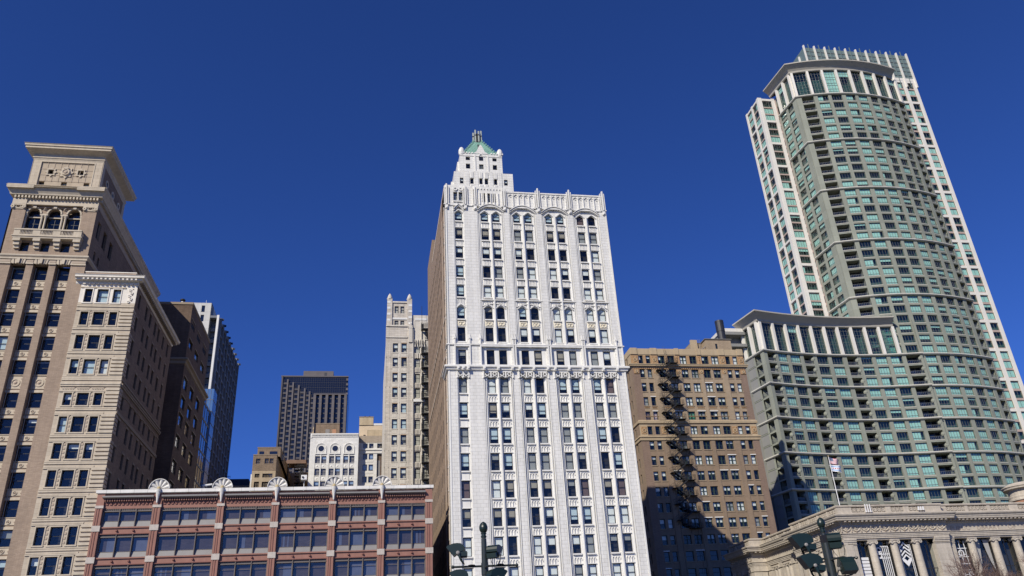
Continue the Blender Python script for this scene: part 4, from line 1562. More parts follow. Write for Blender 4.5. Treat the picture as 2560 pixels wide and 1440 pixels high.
    p.box(74.9, 77.8, 167, 176, 69.5, 72.6, BROWNL, "d")
    p.box(74.8, 76.4, 166.4, 167, 69.5, 73.3, BELTM, "d")
    p.box(77.6, 84.4, 164.6, 168.5, 72.75, 72.95, ROOFM)
    p.box(74.9, 77.8, 166.9, 176.1, 72.6, 72.75, ROOFM)
    pt = p.build("penthouse", T)
    q = MB()
    fquad(q, front(164.8), 80.12, 80.7, 70.4, 71.7, -.15, GLX)
    fbox(q, front(164.8), 80.38, 80.44, 70.4, 71.7, -.15, -.1, FRG)
    q.build("window", pt)
    l = MB()
    for dx in (0, .35):
        l.tube([(76.6 + dx, 166.2, 70), (76.6 + dx, 166.2, 73.4)], .03, METL, 5)
    for k in range(9):
        l.tube([(76.6, 166.2, 70.2 + k * .36), (76.95, 166.2, 70.2 + k * .36)], .02, METL, 4)
    l.tube([(76.2, 165.2, 69.9), (77.9, 165.2, 71.2)], .1, METL, 6)
    l.build("roof_ladder", T)
    # fire escape
    fe = MB()
    for x in (64.6, 68.4):
        fe.tube([f(x, 20, .15), f(x, 66, .15)], .027, IRON, 4)
    fo = fe.build("fire_escape", T)
    lv = [z0 - .1 for z0, z1 in rows[:12]]
    for j, z in enumerate(lv):
        dx = .12 * j
        xl, xr = 63.9, 69.2
        pl = MB()
        fbox(pl, f, 66.4, xr, z - .07, z, .15, 1.35, IRON)
        for q in range(7):
            x = 66.4 + (xr - 66.4) * q / 6
            pl.tube([f(x, z, 1.33), f(x, z + 1.05, 1.33)], .027, IRON, 4)
        for h in (.25, .52, .8, 1.05):
            pl.tube([f(66.4, z + h, 1.33), f(xr, z + h, 1.33)], .027, IRON, 4)
            for x in (xr,):
                pl.tube([f(x, z + h, .15), f(x, z + h, 1.33)], .022, IRON, 4)
        for x in (66.8, xr - .3):
            pl.tube([f(x, z - .9, .02), f(x, z - .05, 1.2)], .027, IRON, 4)
        pl.build("landing", fo)
        if j + 1 < len(lv):
            zl = lv[j + 1]
            zm = zl + (z - zl) * .48
            st = MB()
            # mid landing on the left, two flights
            fbox(st, f, xl, xl + 1.1, zm - .06, zm, .15, 1.35, IRON)
            for (xa, za, xb, zb, d0, d1) in ((67.3, z, xl + 1.0, zm, .8, 1.32), (xl + 1.0, zm, 67.6, zl, .18, .7)):
                for dd in (d0, d1):
                    st.poly([f(xa, za + .05, dd), f(xb, zb + .05, dd), f(xb, zb - .26, dd), f(xa, za - .26, dd)], IRON)
                    st.poly([f(xa, za + .05, dd + .04), f(xb, zb + .05, dd + .04), f(xb, zb - .26, dd + .04), f(xa, za - .26, dd + .04)], IRON)
                    st.tube([f(xa, za + .95, dd), f(xb, zb + .95, dd)], .025, IRON, 4)
                    st.tube([f(xa, za + .5, dd), f(xb, zb + .5, dd)], .018, IRON, 4)
                    for q in range(5):
                        u = q / 4
                        st.tube([f(xa + (xb - xa) * u, za + (zb - za) * u, dd), f(xa + (xb - xa) * u, za + (zb - za) * u + .95, dd)], .03, IRON, 4)
                for q in range(8):
                    u = (q + .5) / 8
                    x, zq = xa + (xb - xa) * u, za + (zb - za) * u
                    fbox(st, f, x - .13, x + .13, zq - .03, zq, d0, d1, IRON)
            for h in (.5, 1.0):
                st.tube([f(xl, zm + h, 1.33), f(xl + 1.1, zm + h, 1.33)], .022, IRON, 4)
                st.tube([f(xl, zm + h, .15), f(xl, zm + h, 1.33)], .022, IRON, 4)
            for q in range(3):
                st.tube([f(xl + q * .5, zm, 1.33), f(xl + q * .5, zm + 1.0, 1.33)], .022, IRON, 4)
            st.tube([f(xl + .2, zm - 1.0, .02), f(xl + .2, zm - .05, 1.25)], .027, IRON, 4)
            st.build("stair_flight", fo)
    gn = MB()
    for x in (66.6, 67.0):
        gn.tube([f(x, 66.2, .6), f(x, 68.6, .4), f(x - .1, 70.6, -.1)], .025, IRON, 4)
    for q in range(9):
        gn.tube([f(66.6, 66.5 + q * .4, .55), f(67.0, 66.5 + q * .4, .55)], .018, IRON, 4)
    gn.build("gooseneck_ladder", fo)
    return T


brown_loft()
tk = thing("roof_tank", "black cylindrical tank standing on the brown building's penthouse", "tank", (83.1, 166.7, 72.95))
m = MB()
m.lathe((83.1, 166.7, 72.95), [(1.02, 0), (1.02, .1), (.98, .12), (.98, 2.6), (1.04, 2.62), (1.04, 5.0), (1.06, 5.05), (1.06, 5.5), (.98, 5.52)], TANKM, 20)
m.build("drum", tk)
m = MB()
m.box(81.2, 84.4, 165.5, 168.0, 72.96, 73.15, TANKM)
for x in (81.4, 83.1, 84.2):
    m.box(x - .1, x + .1, 165.6, 167.9, 72.97, 73.3, TANKM)
m.build("base_frame", tk)


# ================================================================== curved residential high-rise
def curved_highrise():
    S_ = 1.3
    T = thing("residential_tower", "tall curved glass and concrete residential tower with a lower concave wing and teal windows", "residential tower", (150, 195, 0))
    tf = arcf((140.5, 195.0), (161, 191.2), (181.4, 194.6))
    wf = arcf((106.3, 190.2), (131, 193.35), (155.6, 190.9))
    FL = 3.185
    ZW = 80.7            # band under the wing's glass crown
    ZT = 176.3           # band under the tower's glass crown
    tb = [(142.1, 145.9, 'B'), (147.2, 150.7, 'W'), (151.8, 155.4, 'W'), (156.8, 160.3, 'W'), (161.4, 164.8, 'W'), (166.1, 169.1, 'W'), (170.2, 173.2, 'W'), (174.3, 176.9, 'W'), (178.3, 180.9, 'B')]
    wb = [(107.4, 110.1, 'B'), (110.95, 114.0, 'W'), (115, 118.3, 'W'), (119.4, 122.5, 'B'), (123.7, 127.2, 'W'), (128.4, 131.9, 'W'), (133.2, 136.4, 'B'), (137.5, 140.9, 'W'), (142, 145.3, 'W'),
          (146.4, 149.8, 'W'), (150.9, 154.9, 'B')]
    nW = 20
    wz = [(ZW - FL * (k + 1) + .55, ZW - FL * (k + 1) + 2.86) for k in range(nW)]
    nT = 30
    tz_hi = [(ZT - FL * (k + 1) + .55, ZT - FL * (k + 1) + 2.86) for k in range(nT)]
    tz_lo = wz
    GB = Budget(T, 100)
    BB = Budget(T, 100, "balcony_railing")
    random.seed(3)

    def bl():
        t = random.random()
        if t < .47:
            return (BL_W, 1)
        if t < .58:
            return (BL_W, random.uniform(.2, .6))
        if t < .66:
            return [(BL_W, 1, 0, random.choice((.25, .5, .75)))]
        return None

    def panew(fr, a, b, z0, z1, st, room=1.0):
        m_ = (.25, .5, .75)
        win(T, fr, a, b, z0, z1, -.22, FRN, GLN, bl(), mull=m_, rails=(.24,), fw=.075, stuff=st, room=room)

    def balc(fr, a, b, z0, z1, st, dpt=2.2):
        M = MB() if st is None else st
        fquad(M, fr, a, b, z0 - .4, z1, -dpt, GLX)
        for q in (.33, .66):
            x = a + (b - a) * q
            fbox(M, fr, x - .05, x + .05, z0 - .4, z1, -dpt, -dpt + .1, FRN, tb=False)
        R_ = st or MB()
        for h in (.18, 1.05):
            fbox(R_, fr, a, b, z0 - .35 + h, z0 - .28 + h, -.12, -.05, FRN)
        n = 8
        for q in range(n + 1):
            x = a + (b - a) * q / n
            fbox(R_, fr, x - .025, x + .025, z0 - .3, z0 + .72, -.11, -.06, FRN, tb=False)
        fquad(R_, fr, a, b, z0 - .15, z0 + .68, -.10, MATS["clear_window_glass"])
        if st is None:
            M.build("balcony_door", T)
            R_.build("balcony_railing", T)

    # ---- walls
    w = MB()

    def grid(fr, bays, zlist, lo, hi, a0, a1):
        ss, op = cuts([(a, b) for a, b, k in bays], a0, a1)
        zz, oz = cuts(zlist, lo, hi)
        kinds = {}
        i = 1
        for a, b, k in bays:
            kinds[i] = k
            i += 2
        wall(w, fr, ss, zz, lambda i, j: i in op and j in oz and kinds[i] == 'W', CONC, .3, CONC)
        # balcony bays are deep: cut them again with a taller opening
        return ss, zz
    # windows bays and balcony bays handled in two passes
    def facade(fr, bays, zlist, lo, hi, a0, a1, deep=2.2):
        xs = [a0]
        kind = []
        for a, b, k in bays:
            xs += [a, b]
            kind += ['P', k]
        xs.append(a1)
        kind.append('P')
        for i in range(len(xs) - 1):
            a, b, k = xs[i], xs[i + 1], kind[i]
            if k == 'P':
                fbox(w, fr, a, b, lo, hi, -.35, .12, CONC, tb=False)
            else:
                zz, oz = cuts([(z0 - (.42 if k == 'B' else 0), z1) for z0, z1 in zlist], lo, hi)
                wall(w, fr, [a, b], zz, lambda i, j: j in oz, CONC, deep if k == 'B' else .34, CONC)
    facade(tf, tb, tz_hi, ZW, ZT, 140.5, 181.4)
    facade(tf, [q for q in tb if q[0] > 155.5], tz_lo, ZW - FL * nW, ZW, 155.0, 181.4)
    facade(wf, wb, wz, ZW - FL * nW, ZW, 106.3, 155.6)
    # ledges under every window, thin
    for zlist, bays, fr in ((tz_hi, tb, tf), (wz, [q for q in tb if q[0] > 155.5], tf), (wz, wb, wf)):
        for z0, z1 in zlist:
            for a, b, k in bays:
                fbox(w, fr, a, b, z0 - .38, z0 - .24, 0, .1, CONCB, ends=False)
                fbox(w, fr, a, b, z1 + .06, z1 + .16, 0, .06, CONC, ends=False)
    # bulged cheek beside each balcony bay (wing)
    for a, b, k in wb:
        if k == 'B':
            for z0, z1 in wz:
                P = wf(b, 0, 0)
                w.lathe(wf(b + .1, z0 + .55, -.35), [(.1, 0), (.5, .3), (.62, .7), (.5, 1.1), (.1, 1.5)], CONC, 8)
    # tower left return
    lt = lambda s, z, d: (140.5 - d - (s - 195) * .085, s, z)
    lb = [(197.2, 200.2, 'W'), (201.4, 204.6, 'W')]
    facade(lt, lb, tz_hi, ZW, ZT, 195.0, 205.2)
    # brown strip next to the slab
    ls = lambda s, z, d: (139.5 - d, s, z)
    st_b = [(205.6, 207.0)]
    zz, oz = cuts(tz_hi, ZW, 184)
    sy, oy = cuts(st_b, 205.2, 208)
    wall(w, ls, sy, zz, lambda i, j: i in oy and j in oz, PINKN, .3)
    # wing left return
    lw_ = lambda s, z, d: (106.3 - d - (s - 190.2) * .16, s, z)
    facade(lw_, [(191.6, 194.3, 'B')], wz, ZW - FL * nW, ZW, 190.2, 198.2, 2.0)
    for z0, z1 in wz:
        fbox(w, lw_, 194.9, 198.1, z0 - .2, z1 + .2, .12, .2, CONCP)
        fbox(w, lw_, 194.3, 198.2, z1 + .32, z1 + .42, .12, .22, CONC)
    # plain base storeys and rear volumes
    zb = ZW - FL * nW
    fbox(w, wf, 106.3, 155.6, 0, zb, -.4, .1, CONC, n=12)
    fbox(w, tf, 155.0, 181.4, 0, zb, -.4, .1, CONC, n=8)
    fbox(w, lw_, 190.2, 198.2, 0, zb, -.4, .1, CONC)
    w.box(105.2, 155.6, 196.5, 215, 0, ZW + 8.8, CONC, "fd")
    w.box(141, 181, 197.8, 216, 0, ZT + 10, CONC, "fd")
    w.box(155.6, 181.4, 197.8, 198, 0, ZT, CONC, "d")
    w.poly([wf(155.6, 10, 0), wf(155.6, 92, 0), (155.6, 200, 92), (155.6, 200, 10)], CONC)
    w.poly([tf(181.4, 10, 0), tf(181.4, ZT + 9, 0), (182, 199, ZT + 9), (182, 199, 10)], CONC)
    w.build("wall", T)
    # ---- windows (bottom rows first: nearest, largest)
    for j in range(nW - 1, -1, -1):
        z0, z1 = wz[j]
        for a, b, k in wb:
            if k == 'W':
                panew(wf, a, b, z0, z1, GB.get() if j < 17 else GB.mb)
            else:
                balc(wf, a, b, z0, z1, BB.get() if j < 17 else BB.mb)
        for a, b, k in tb:
            if a > 155.5:
                if k == 'W':
                    panew(tf, a, b, z0, z1, GB.mb)
                else:
                    balc(tf, a, b, z0, z1, BB.mb)
        balc(lw_, 191.6, 194.3, z0, z1, BB.mb, 1.8)
    for j in range(nT - 1, -1, -1):
        z0, z1 = tz_hi[j]
        for a, b, k in tb:
            if k == 'W':
                panew(tf, a, b, z0, z1, GB.mb)
            else:
                balc(tf, a, b, z0, z1, BB.mb)
        for a, b, k in lb:
            panew(lt, a, b, z0, z1, GB.mb)
        panew(ls, 205.6, 207.0, z0, z1, GB.mb)
    # ---- pale horizontal bands
    def band(pts, z, o=.55, h=.5):
        bd = MB()
        prof(bd, pts, [(.0, z - .3), (o * .7, z - .2), (o, z - .02), (o, z + h * .5), (o * .5, z + h * .55), (0, z + h * .6)], CONCB)
        bd.build("floor_band", T)
    tpts = [tf(140.5 + 40.9 * q / 16, 0, .12)[:2] for q in range(17)]
    wpts = [wf(106.3 + 49.3 * q / 14, 0, .12)[:2] for q in range(15)]
    tl = [lt(205.2, 0, .12)[:2]]
    wl_ = [lw_(198.2, 0, .12)[:2]]
    for k in range(0, 31, 6):
        band(tl + tpts, ZT - FL * k)
    for k in range(0, nW, 3):
        band(wl_ + wpts, ZW - FL * k)
        if k % 6 == 0 or k > 0:
            band([p for p in tpts if p[0] > 155], ZW - FL * k - .02, .45)
    # ---- glass crown storeys with white fins
    def crown(fr, edges, z0, z1, ret, re_edges):
        for fr_, E in ((fr, edges), (ret, re_edges)):
            for i, x in enumerate(E):
                c = MB()
                c_ = .36
                fbox(c, fr_, x - c_, x + c_, z0, z1, -.5, .6, WHITEN)
                c.build("crown_fin", T)
        for fr_, E in ((fr, edges), (ret, re_edges)):
            for a, b in zip(E[:-1], E[1:]):
                t = random.random()
                bls = [(BL_W, .24)] if t < .25 else ([(BL_W, 1)] if t < .32 else None)
                n = 4
                win(T, fr_, a + .42, b - .42, z0 + .2, z1, -.15, FRN, GLN, bls, mull=(.25, .5, .75), rails=(.1, .2, .36, .46, .62, .72, .88), fw=.08, room=2.0)
    ef = [140.9] + [141.0 + 40.0 * q / 8.2 for q in range(1, 9)]
    crown(tf, ef, ZT + .3, 186.6, lt, [195.6, 199.4, 203.4])
    ew = [106.7] + [106.7 + 42.6 * q / 10 for q in range(1, 11)]
    crown(wf, ew, ZW + .3, 89.4, lw_, [190.6, 194.0, 197.6])
    # ---- flaring eaves over both crowns
    ev = MB()
    pe = [(.0, 186.5), (.4, 186.7), (.55, 187.3), (1.0, 187.9), (2.2, 188.9), (2.5, 189.1), (2.5, 189.5), (-6, 190.2)]
    prof(ev, [lt(207.5, 0, .1)[:2]] + [tf(140.5 + 38.2 * q / 14, 0, .1)[:2] for q in range(15)], pe, CORN)
    ev.build("eaves", T)
    ev = MB()
    pw = [(.0, 89.3), (.4, 89.5), (.55, 90.0), (1.0, 90.5), (2.0, 91.4), (2.3, 91.55), (2.3, 91.9), (-5, 92.4)]
    prof(ev, [lw_(198.4, 0, .1)[:2]] + [wf(106.3 + 43.2 * q / 12, 0, .1)[:2] for q in range(13)], pw, CORN)
    ev.build("eaves", T)
    # wing end terraces on the left, above the brown building
    tr = MB()
    for k, z in enumerate((ZW + 8.3, ZW + 4.6)):
        tr.box(98.5 + k * .8, 105.2, 196.4, 204, z - .9, z, CONCP)
        tr.box(98.5 + k * .8, 98.7 + k * .8, 196.4, 204, z, z + .9, CONCB)
    tr.box(99.2, 105.2, 199, 204, 0, ZW + 8, CONCP, "d")
    tr.box(98.2, 105.0, 196.6, 204, ZW + 8.4, ZW + 9.4, WHITEN)
    tr.build("terrace", T)
    # ---- white slab behind, left and right
    sl = MB()
    Yl = 206.2
    fs = front(Yl)
    g0, g1 = 133.4, 139.5
    lsd = left(133.4)
    zs_b = [184.6 - 9.56 * k for k in range(12)]
    rows3 = []
    for k in range(11):
        top = zs_b[k] - .9
        for q in range(3):
            z1 = top - q * 2.95 - .15
            rows3.append((z1 - 2.4, z1))
    sl.box(133.4, 139.5, Yl, 216, 60, 184.6, PINKN, "fld")
    sl.box(133.6, 139.4, Yl + .1, 216, 0, 60, PINKN, "d")
    zz, oz = cuts(rows3, 60, 184.6)
    wall(sl, fs, [133.4, 134.6, 138.3, 139.5], zz, lambda i, j: i == 1 and j in oz, PINKN, .25)
    wall(sl, lsd, [Yl, Yl + 1.0, Yl + 4.4, Yl + 5.3, Yl + 8.7, Yl + 9.7], zz, lambda i, j: i in (1, 3) and j in oz, PINKN, .25)
    Yr = 198.6
    fr2 = front(Yr)
    XR = 192.6
    zr_b = [191.0 - 9.56 * k for k in range(18)]
    rows4 = []
    for k in range(17):
        for q in range(3):
            z1 = zr_b[k] - 1.05 - q * 2.95
            rows4.append((z1 - 2.25, z1))
    zz4, oz4 = cuts(rows4, 24, 192)
    rc = [(184.4, 187.2), (188.5, 191.4)]
    sx4, ox4 = cuts(rc, 181.0, XR)
    wall(sl, fr2, sx4, zz4, lambda i, j: i in ox4 and j in oz4, PINKN, .25)
    sl.box(146, XR, Yr, 216, 24, 192, PINKN, "fd")
    sl.box(181, XR, Yr + .1, 216, 0, 24.1, PINKN, "d")
    sl.build("slab_wall", T)
    wh = MB()
    for a, b in ((133.4, 134.6), (138.3, 139.5)):
        fbox(wh, fs, a, b, 60, 184.9, 0, .28, WHITEN)
    for y0, y1 in ((Yl - .25, Yl + 1.0), (Yl + 4.4, Yl + 5.3), (Yl + 8.7, Yl + 9.7)):
        fbox(wh, lsd, y0, y1, 60, 184.9, 0, .28, WHITEN)
    for z in zs_b:
        fbox(wh, fs, 133.4, 139.5, z - .85, z, 0, .24, WHITEN, ends=False)
        fbox(wh, lsd, Yl, Yl + 9.7, z - .75, z, 0, .24, WHITEN, ends=False)
    for a, b in ((183.3, 184.4), (187.2, 188.5), (191.4, XR)):
        fbox(wh, fr2, a, b, 24, 192, 0, .28, WHITEN)
    for z in zr_b:
        fbox(wh, fr2, 183.3, XR, z - .9, z, 0, .24, WHITEN, ends=False)
    fbox(wh, fr2, 177, XR, 191.0, 192.2, 0, .3, WHITEN)
    # stepped white blades beside the curved front's end
    for k in range(15):
        z = 186.0 - 9.56 * k
        wh.tube([fr2(182.4, z - 8.2, 2.2), fr2(182.4, z - .4, 2.2)], .65, WHITEN, 8)
        for q in range(4):
            fbox(wh, fr2, 180.8, 182.2, z - 2.2 - q * 2.1, z - 1.5 - q * 2.1, 0, 2.3, CONCB)
    wh.build("white_frame", T)
    for z0, z1 in rows3:
        win(T, fs, 134.6, 138.3, z0, z1, -.12, FRN, GLN, bl(), mull=(.25, .5, .75), rails=(), fw=.08, room=.8, stuff=GB.mb)
        for a in (Yl + 1.0, Yl + 5.3):
            win(T, lsd, a, a + 3.4, z0, z1, -.12, FRN, GLN, bl(), mull=(.33, .66), rails=(), fw=.08, room=.8, stuff=GB.mb)
    for z0, z1 in rows4:
        for a, b in rc:
            win(T, fr2, a, b, z0, z1, -.12, FRN, GLN, bl(), mull=(.5,), rails=(), fw=.08, room=.8, stuff=GB.mb)
    GB.done()
    BB.done()
    # ---- glass screen on the very top
    tp = MB()
    fq = front(Yr - .2)
    fbox(tp, fq, 151.2, XR, 192.0, 203.4, -.3, -.1, SCRN)
    tp.box(151.0, 151.4, Yr - .2, 206, 190, 203, SCRN)
    tp.box(147.0, 151.0, 205.8, 206.2, 190, 198.6, SCRN)
    n = 10
    for q in range(n + 1):
        x = 151.3 + (XR - 151.3) * q / n
        fbox(tp, fq, x - .22, x + .22, 188, 204.0, -.1, .55, WHITEN)
        if q < n:
            xm = x + (XR - 151.3) / n / 2
            fbox(tp, fq, xm - .09, xm + .09, 188, 205.0, -.1, .25, SCRN)
            for z in (193.5, 195.5, 197.5, 199.5, 201.5):
                fbox(tp, fq, x + .3, x + 3.8, z, z + .18, -.1, .05, FRN)
    for y in (201.5, 205.5):
        fbox(tp, left(151.0), y - .25, y + .25, 188, 201.5, 0, .5, WHITEN)
    for x in (147.2, 149.3):
        fbox(tp, front(205.7), x - .2, x + .2, 188, 199.5, 0, .4, WHITEN)
    tp.build("roof_screen", T)
    return T


curved_highrise()

# ================================================================== neoclassical library at the lower right
def library():
    T = thing("library", "low neoclassical limestone library with balustrade, swag frieze and ionic columns", "library", (85, 100, 0))
    pth = [(60.9, 134), (60.9, 125.8), (63.2, 125.8), (63.2, 113.2), (61.7, 113.2), (61.7, 100), (77.2, 100), (77.2, 100.6), (112, 100.6)]
    w = MB()
    # entablature and parapet as swept courses
    prof(w, pth, [(-.1, 16.5), (.06, 16.5), (.06, 16.68), (.12, 16.70), (.12, 16.88), (.18, 16.9), (.18, 17.06), (.3, 17.14), (.3, 17.2), (.0, 17.22)], OTR)
    prof(w, pth, [(0, 17.2), (0, 18.3)], OST)
    w.build("entablature", T)
    c = MB()
    prof(c, pth, [(0, 18.28), (.12, 18.34), (.14, 18.5), (.3, 18.55), (.34, 18.72), (.95, 18.76), (.98, 18.98), (1.04, 19.02), (1.06, 19.2), (1.2, 19.3), (1.26, 19.44), (1.26, 19.52), (.2, 19.72), (0, 19.74)], OTR)
    segs = []
    for (a, b) in zip(pth[:-1], pth[1:]):
        L = math.hypot(b[0] - a[0], b[1] - a[1])
        t = ((b[0] - a[0]) / L, (b[1] - a[1]) / L)

        def fr(s, z, d, a=a, t=t):
            return (a[0] + t[0] * s + t[1] * d, a[1] + t[1] * s - t[0] * d, z)
        segs.append((fr, L))
    for fr, L in segs:
        if L > 1:
            n = int(L / .62)
            for q in range(n):
                s = L * (q + .5) / n
                fbox(c, fr, s - .14, s + .14, 18.56, 18.76, .1, .86, OTR)
            dentils(c, fr, 0, L, 18.36, 18.52, .08, .26, OTR, .3, .5)
    c.build("cornice", T)
    p = MB()
    prof(p, pth, [(.02, 19.7), (.06, 19.74), (.06, 19.9), (-.02, 19.92)], OTR)
    prof(p, pth, [(-.02, 20.58), (.1, 20.64), (.14, 20.74), (.14, 20.86), (-.5, 20.98)], OTR)
    prof(p, pth, [(-.36, 19.8), (-.36, 20.7)], DARKB)  # dark backing sheet: shade in the panel openings put into its colour
    for k, (fr, L) in enumerate(segs):
        if L < 1:
            continue
        x = 0
        first = True
        if k == 5:
            blocks = [(0, 2.15), (4.1, 5.3), (7.2, 8.0), (9.9, 10.7), (13.0, 15.5)]
        elif k == 7:
            blocks = [(0, 1.3), (4.2, 4.7), (7.7, 8.2), (11.2, 12.6), (16, 17), (20, 21), (25, 26), (30, 34.8)]
        elif L < 3:
            blocks = [(0, L)]
        else:
            n = int(L / 2.4)
            blocks = [(0, .45)] + [(L * q / n - .18, L * q / n + .18) for q in range(1, n)] + [(L - .5, L)]
        blocks = [(max(a, .004), min(b, L - .004)) for a, b in blocks]
        for a, b in blocks:
            fbox(p, fr, a, b, 19.85, 20.62, -.4, .0, OST, tb=False)
        for (a0, a), (b, b1) in zip(blocks[:-1], blocks[1:]):
            # pierced panels of star-shaped leaves
            n = max(2, int(round((b - a) / .62)))
            for q in range(n):
                s = a + (b - a) * (q + .5) / n
                h = (b - a) / n / 2
                for r_ in range(8):
                    an = pi * r_ / 4
                    ca, sa = cos(an), sin(an)
                    z0 = 20.24
                    e = .33 if r_ % 2 == 0 else .40
                    p.poly([fr(s + ca * .05 - sa * .03, z0 + sa * .05 + ca * .03, -.06), fr(s + ca * .05 + sa * .03, z0 + sa * .05 - ca * .03, -.06),
                            fr(s + ca * e * .6 + sa * .065, z0 + sa * e * .6 - ca * .065, -.04), fr(s + ca * e, z0 + sa * e, -.06),
                            fr(s + ca * e * .6 - sa * .065, z0 + sa * e * .6 + ca * .065, -.04)], OTR)
                fbox(p, fr, s + h - .03, s + h + .03, 19.9, 20.6, -.2, -.05, OST, tb=False)
    p.build("parapet", T)
    # frieze swags on the corner pavilion and its flank, upright leaves further back
    for k in (5, 4, 3, 0):
        fz = MB()
        fr, L = segs[k]
        n = max(1, int(round(L / 1.45)))
        for q in range(n):
            a, b = L * q / n, L * (q + 1) / n
            for r_ in range(10):
                u = (r_ + .5) / 10
                s = a + (b - a) * u
                z = 17.92 - .42 * (1 - (2 * u - 1) ** 2)
                disc(fz, fr, s, z, .125, 0, .16, OTR, 7, .05)
            disc(fz, fr, a, 17.98, .17, 0, .24, OTR, 8, .06)
            fbox(fz, fr, a - .06, a + .06, 17.35, 17.95, 0, .1, OTR)
            disc(fz, fr, a, 17.42, .1, 0, .16, OSH, 6, .04)
            ring(fz, fr, (a + b) / 2, 17.86, .1, .2, 0, .13, OTR, 9)
            disc(fz, fr, (a + b) / 2, 17.36, .1, 0, .14, OSH, 7, .03)
            for s_ in (-1, 1):
                for h in (.2, .34):
                    disc(fz, fr, (a + b) / 2 + s_ * h, 18.0 + h * .15, .09, 0, .13, OTR, 6, .03)
        fz.build("frieze_swags", T)
    # inscription over the centre
    cu = bpy.data.curves.new("inscription", 'FONT')
    ins = MB()
    for word, xa, xb in (("PUBLIC", 78.25, 81.25), ("LIBRARY", 82.35, 85.95), ("OF", 87.2, 88.4), ("CHICAGO", 89.6, 93.4)):
        cu.body = word
        cu.size = .78
        cu.extrude = 0
        o = bpy.data.objects.new("tmp", cu)
        COL.objects.link(o)
        dg = bpy.context.evaluated_depsgraph_get()
        me = o.evaluated_get(dg).to_mesh()
        xs = [v.co.x for v in me.vertices]
        lo, hi = min(xs), max(xs)
        for pl in me.polygons:
            pts = [(xa + (me.vertices[i].co.x - lo) / (hi - lo) * (xb - xa), 100.575, 17.34 + me.vertices[i].co.y) for i in pl.vertices]
            ins.poly(pts, OSH)
        o.evaluated_get(dg).to_mesh_clear()
        bpy.data.objects.remove(o)
    bpy.data.curves.remove(cu)
    ins.build("inscription", T)
    # walls, piers, openings
    b = MB()
    f = front(100)
    fc = front(100.6)
    for fr, a, e in ((f, 61.7, 63.45), (f, 75.0, 77.2), (fc, 77.2, 78.35), (fc, 96.5, 98.0)):
        fbox(b, fr, a, e, 3.0, 15.7, -1.6, -.08, OST, tb=False)
        for z0, z1, dd in ((15.7, 15.78, .0), (15.86, 16.1, -.03), (16.1, 16.3, .06), (16.3, 16.5, .12)):
            fbox(b, fr, a - .03, e + .03, z0, z1, -.5, dd, OTR)
    fbox(b, f, 61.7, 77.2, 0, 3.0, -1.6, .3, OST)
    fbox(b, fc, 77.2, 112, 0, 3.0, -1.6, .3, OST)
    fbox(b, f, 63.45, 75, 16.3, 16.5, -1.5, -.1, OTR)
    fbox(b, fc, 78.35, 112, 16.3, 16.5, -1.5, -.1, OTR)
    # flank
    for k, bl in ((4, [(0, 1.6), (4.2, 5.4), (7.9, 9.1), (11.4, 13.2)]), (2, [(0, 1.2), (4.0, 5.0), (8, 9), (11.5, 12.6)]), (0, [(0, 1.2), (3.5, 4.6), (7, 8.2)]), (1, [(0, 2.3)]), (3, [(0, 1.5)])):
        fr, L = segs[k]
        for a, e in bl:
            fbox(b, fr, a, min(e, L), 0, 15.7, -1.2, -.08, OST, tb=False)
            fbox(b, fr, a, min(e, L), 15.8, 16.5, -.5, .04, OTR)
        fquad(b, fr, 0, L, 0, 16.5, -1.15, GLX)
        fbox(b, fr, 0, L, 16.2, 16.5, -1.2, -.1, OTR)
        fbox(b, fr, 0, L, 0, 9.5, -1.2, -.3, OST)
    b.box(62.8, 112, 102.2, 102.4, 0, 18, ROOM, "d")
    b.box(62.5, 112, 101.6, 134, 19.75, 19.8, ROOFM, "d")
    b.box(110, 112, 100.6, 134, 0, 20.5, OST, "d")
    b.box(63, 112, 133.9, 134, 0, 20, OST, "d")
    b.build("wall", T)
    # columns with ionic capitals
    for fr, xs in ((f, (65.8, 69.05, 72.3)), (fc, (81.1, 84.7, 88.1, 91.6, 95.0))):
        for x in xs:
            m = MB()
            m.lathe(fr(x, 3.0, -.42), [(.72, 0), (.72, .25), (.6, .35), (.62, .5), (.56, .6), (.55, 4), (.47, 12.5), (.49, 12.62), (.45, 12.66), (.45, 12.8), (.55, 12.95), (.5, 13.1)], OST, 18)
            fbox(m, fr, x - .66, x + .66, 16.18, 16.32, -1.15, .12, OTR)
            for s_ in (-1, 1):
                for dd in (-.02, -.95):
                    ring(m, fr, x + s_ * .46, 15.98, .07, .24, dd - .12, dd + .1, OTR, 12)
                    disc(m, fr, x + s_ * .46, 15.98, .12, dd - .1, dd + .04, OSH, 8)
                m.tube([fr(x + s_ * .46, 15.98, -1.05), fr(x + s_ * .46, 15.98, .02)], .19, OTR, 10)
            fbox(m, fr, x - .45, x + .45, 16.02, 16.18, -.9, .04, OTR)
            m.build("column", T)
    for k, ss in ((4, (2.9, 6.6, 10.3)), (2, (2.5, 3.5, 6.2, 7.2, 10.2)), (0, (2.4, 5.8))):
        fr, L = segs[k]
        for s in ss:
            m = MB()
            m.lathe(fr(s, 9, -.35), [(.46, 0), (.42, 6.6), (.5, 6.8)], OST, 12)
            fbox(m, fr, s - .5, s + .5, 16.05, 16.22, -.8, .14, OTR)
            for s_ in (-1, 1):
                ring(m, fr, s + s_ * .36, 15.95, .06, .2, -.2, .1, OTR, 9)
            m.build("column", T)
    # tall windows between the columns with white ornamental screens in some
    bays = [(f, 63.5, 65.2), (f, 66.4, 68.45), (f, 69.65, 71.7), (f, 72.9, 75.0), (fc, 78.4, 80.5), (fc, 81.7, 84.1), (fc, 85.3, 87.5), (fc, 88.7, 91.0), (fc, 92.2, 94.4)]
    WH = MATS["white_painted_steel"]
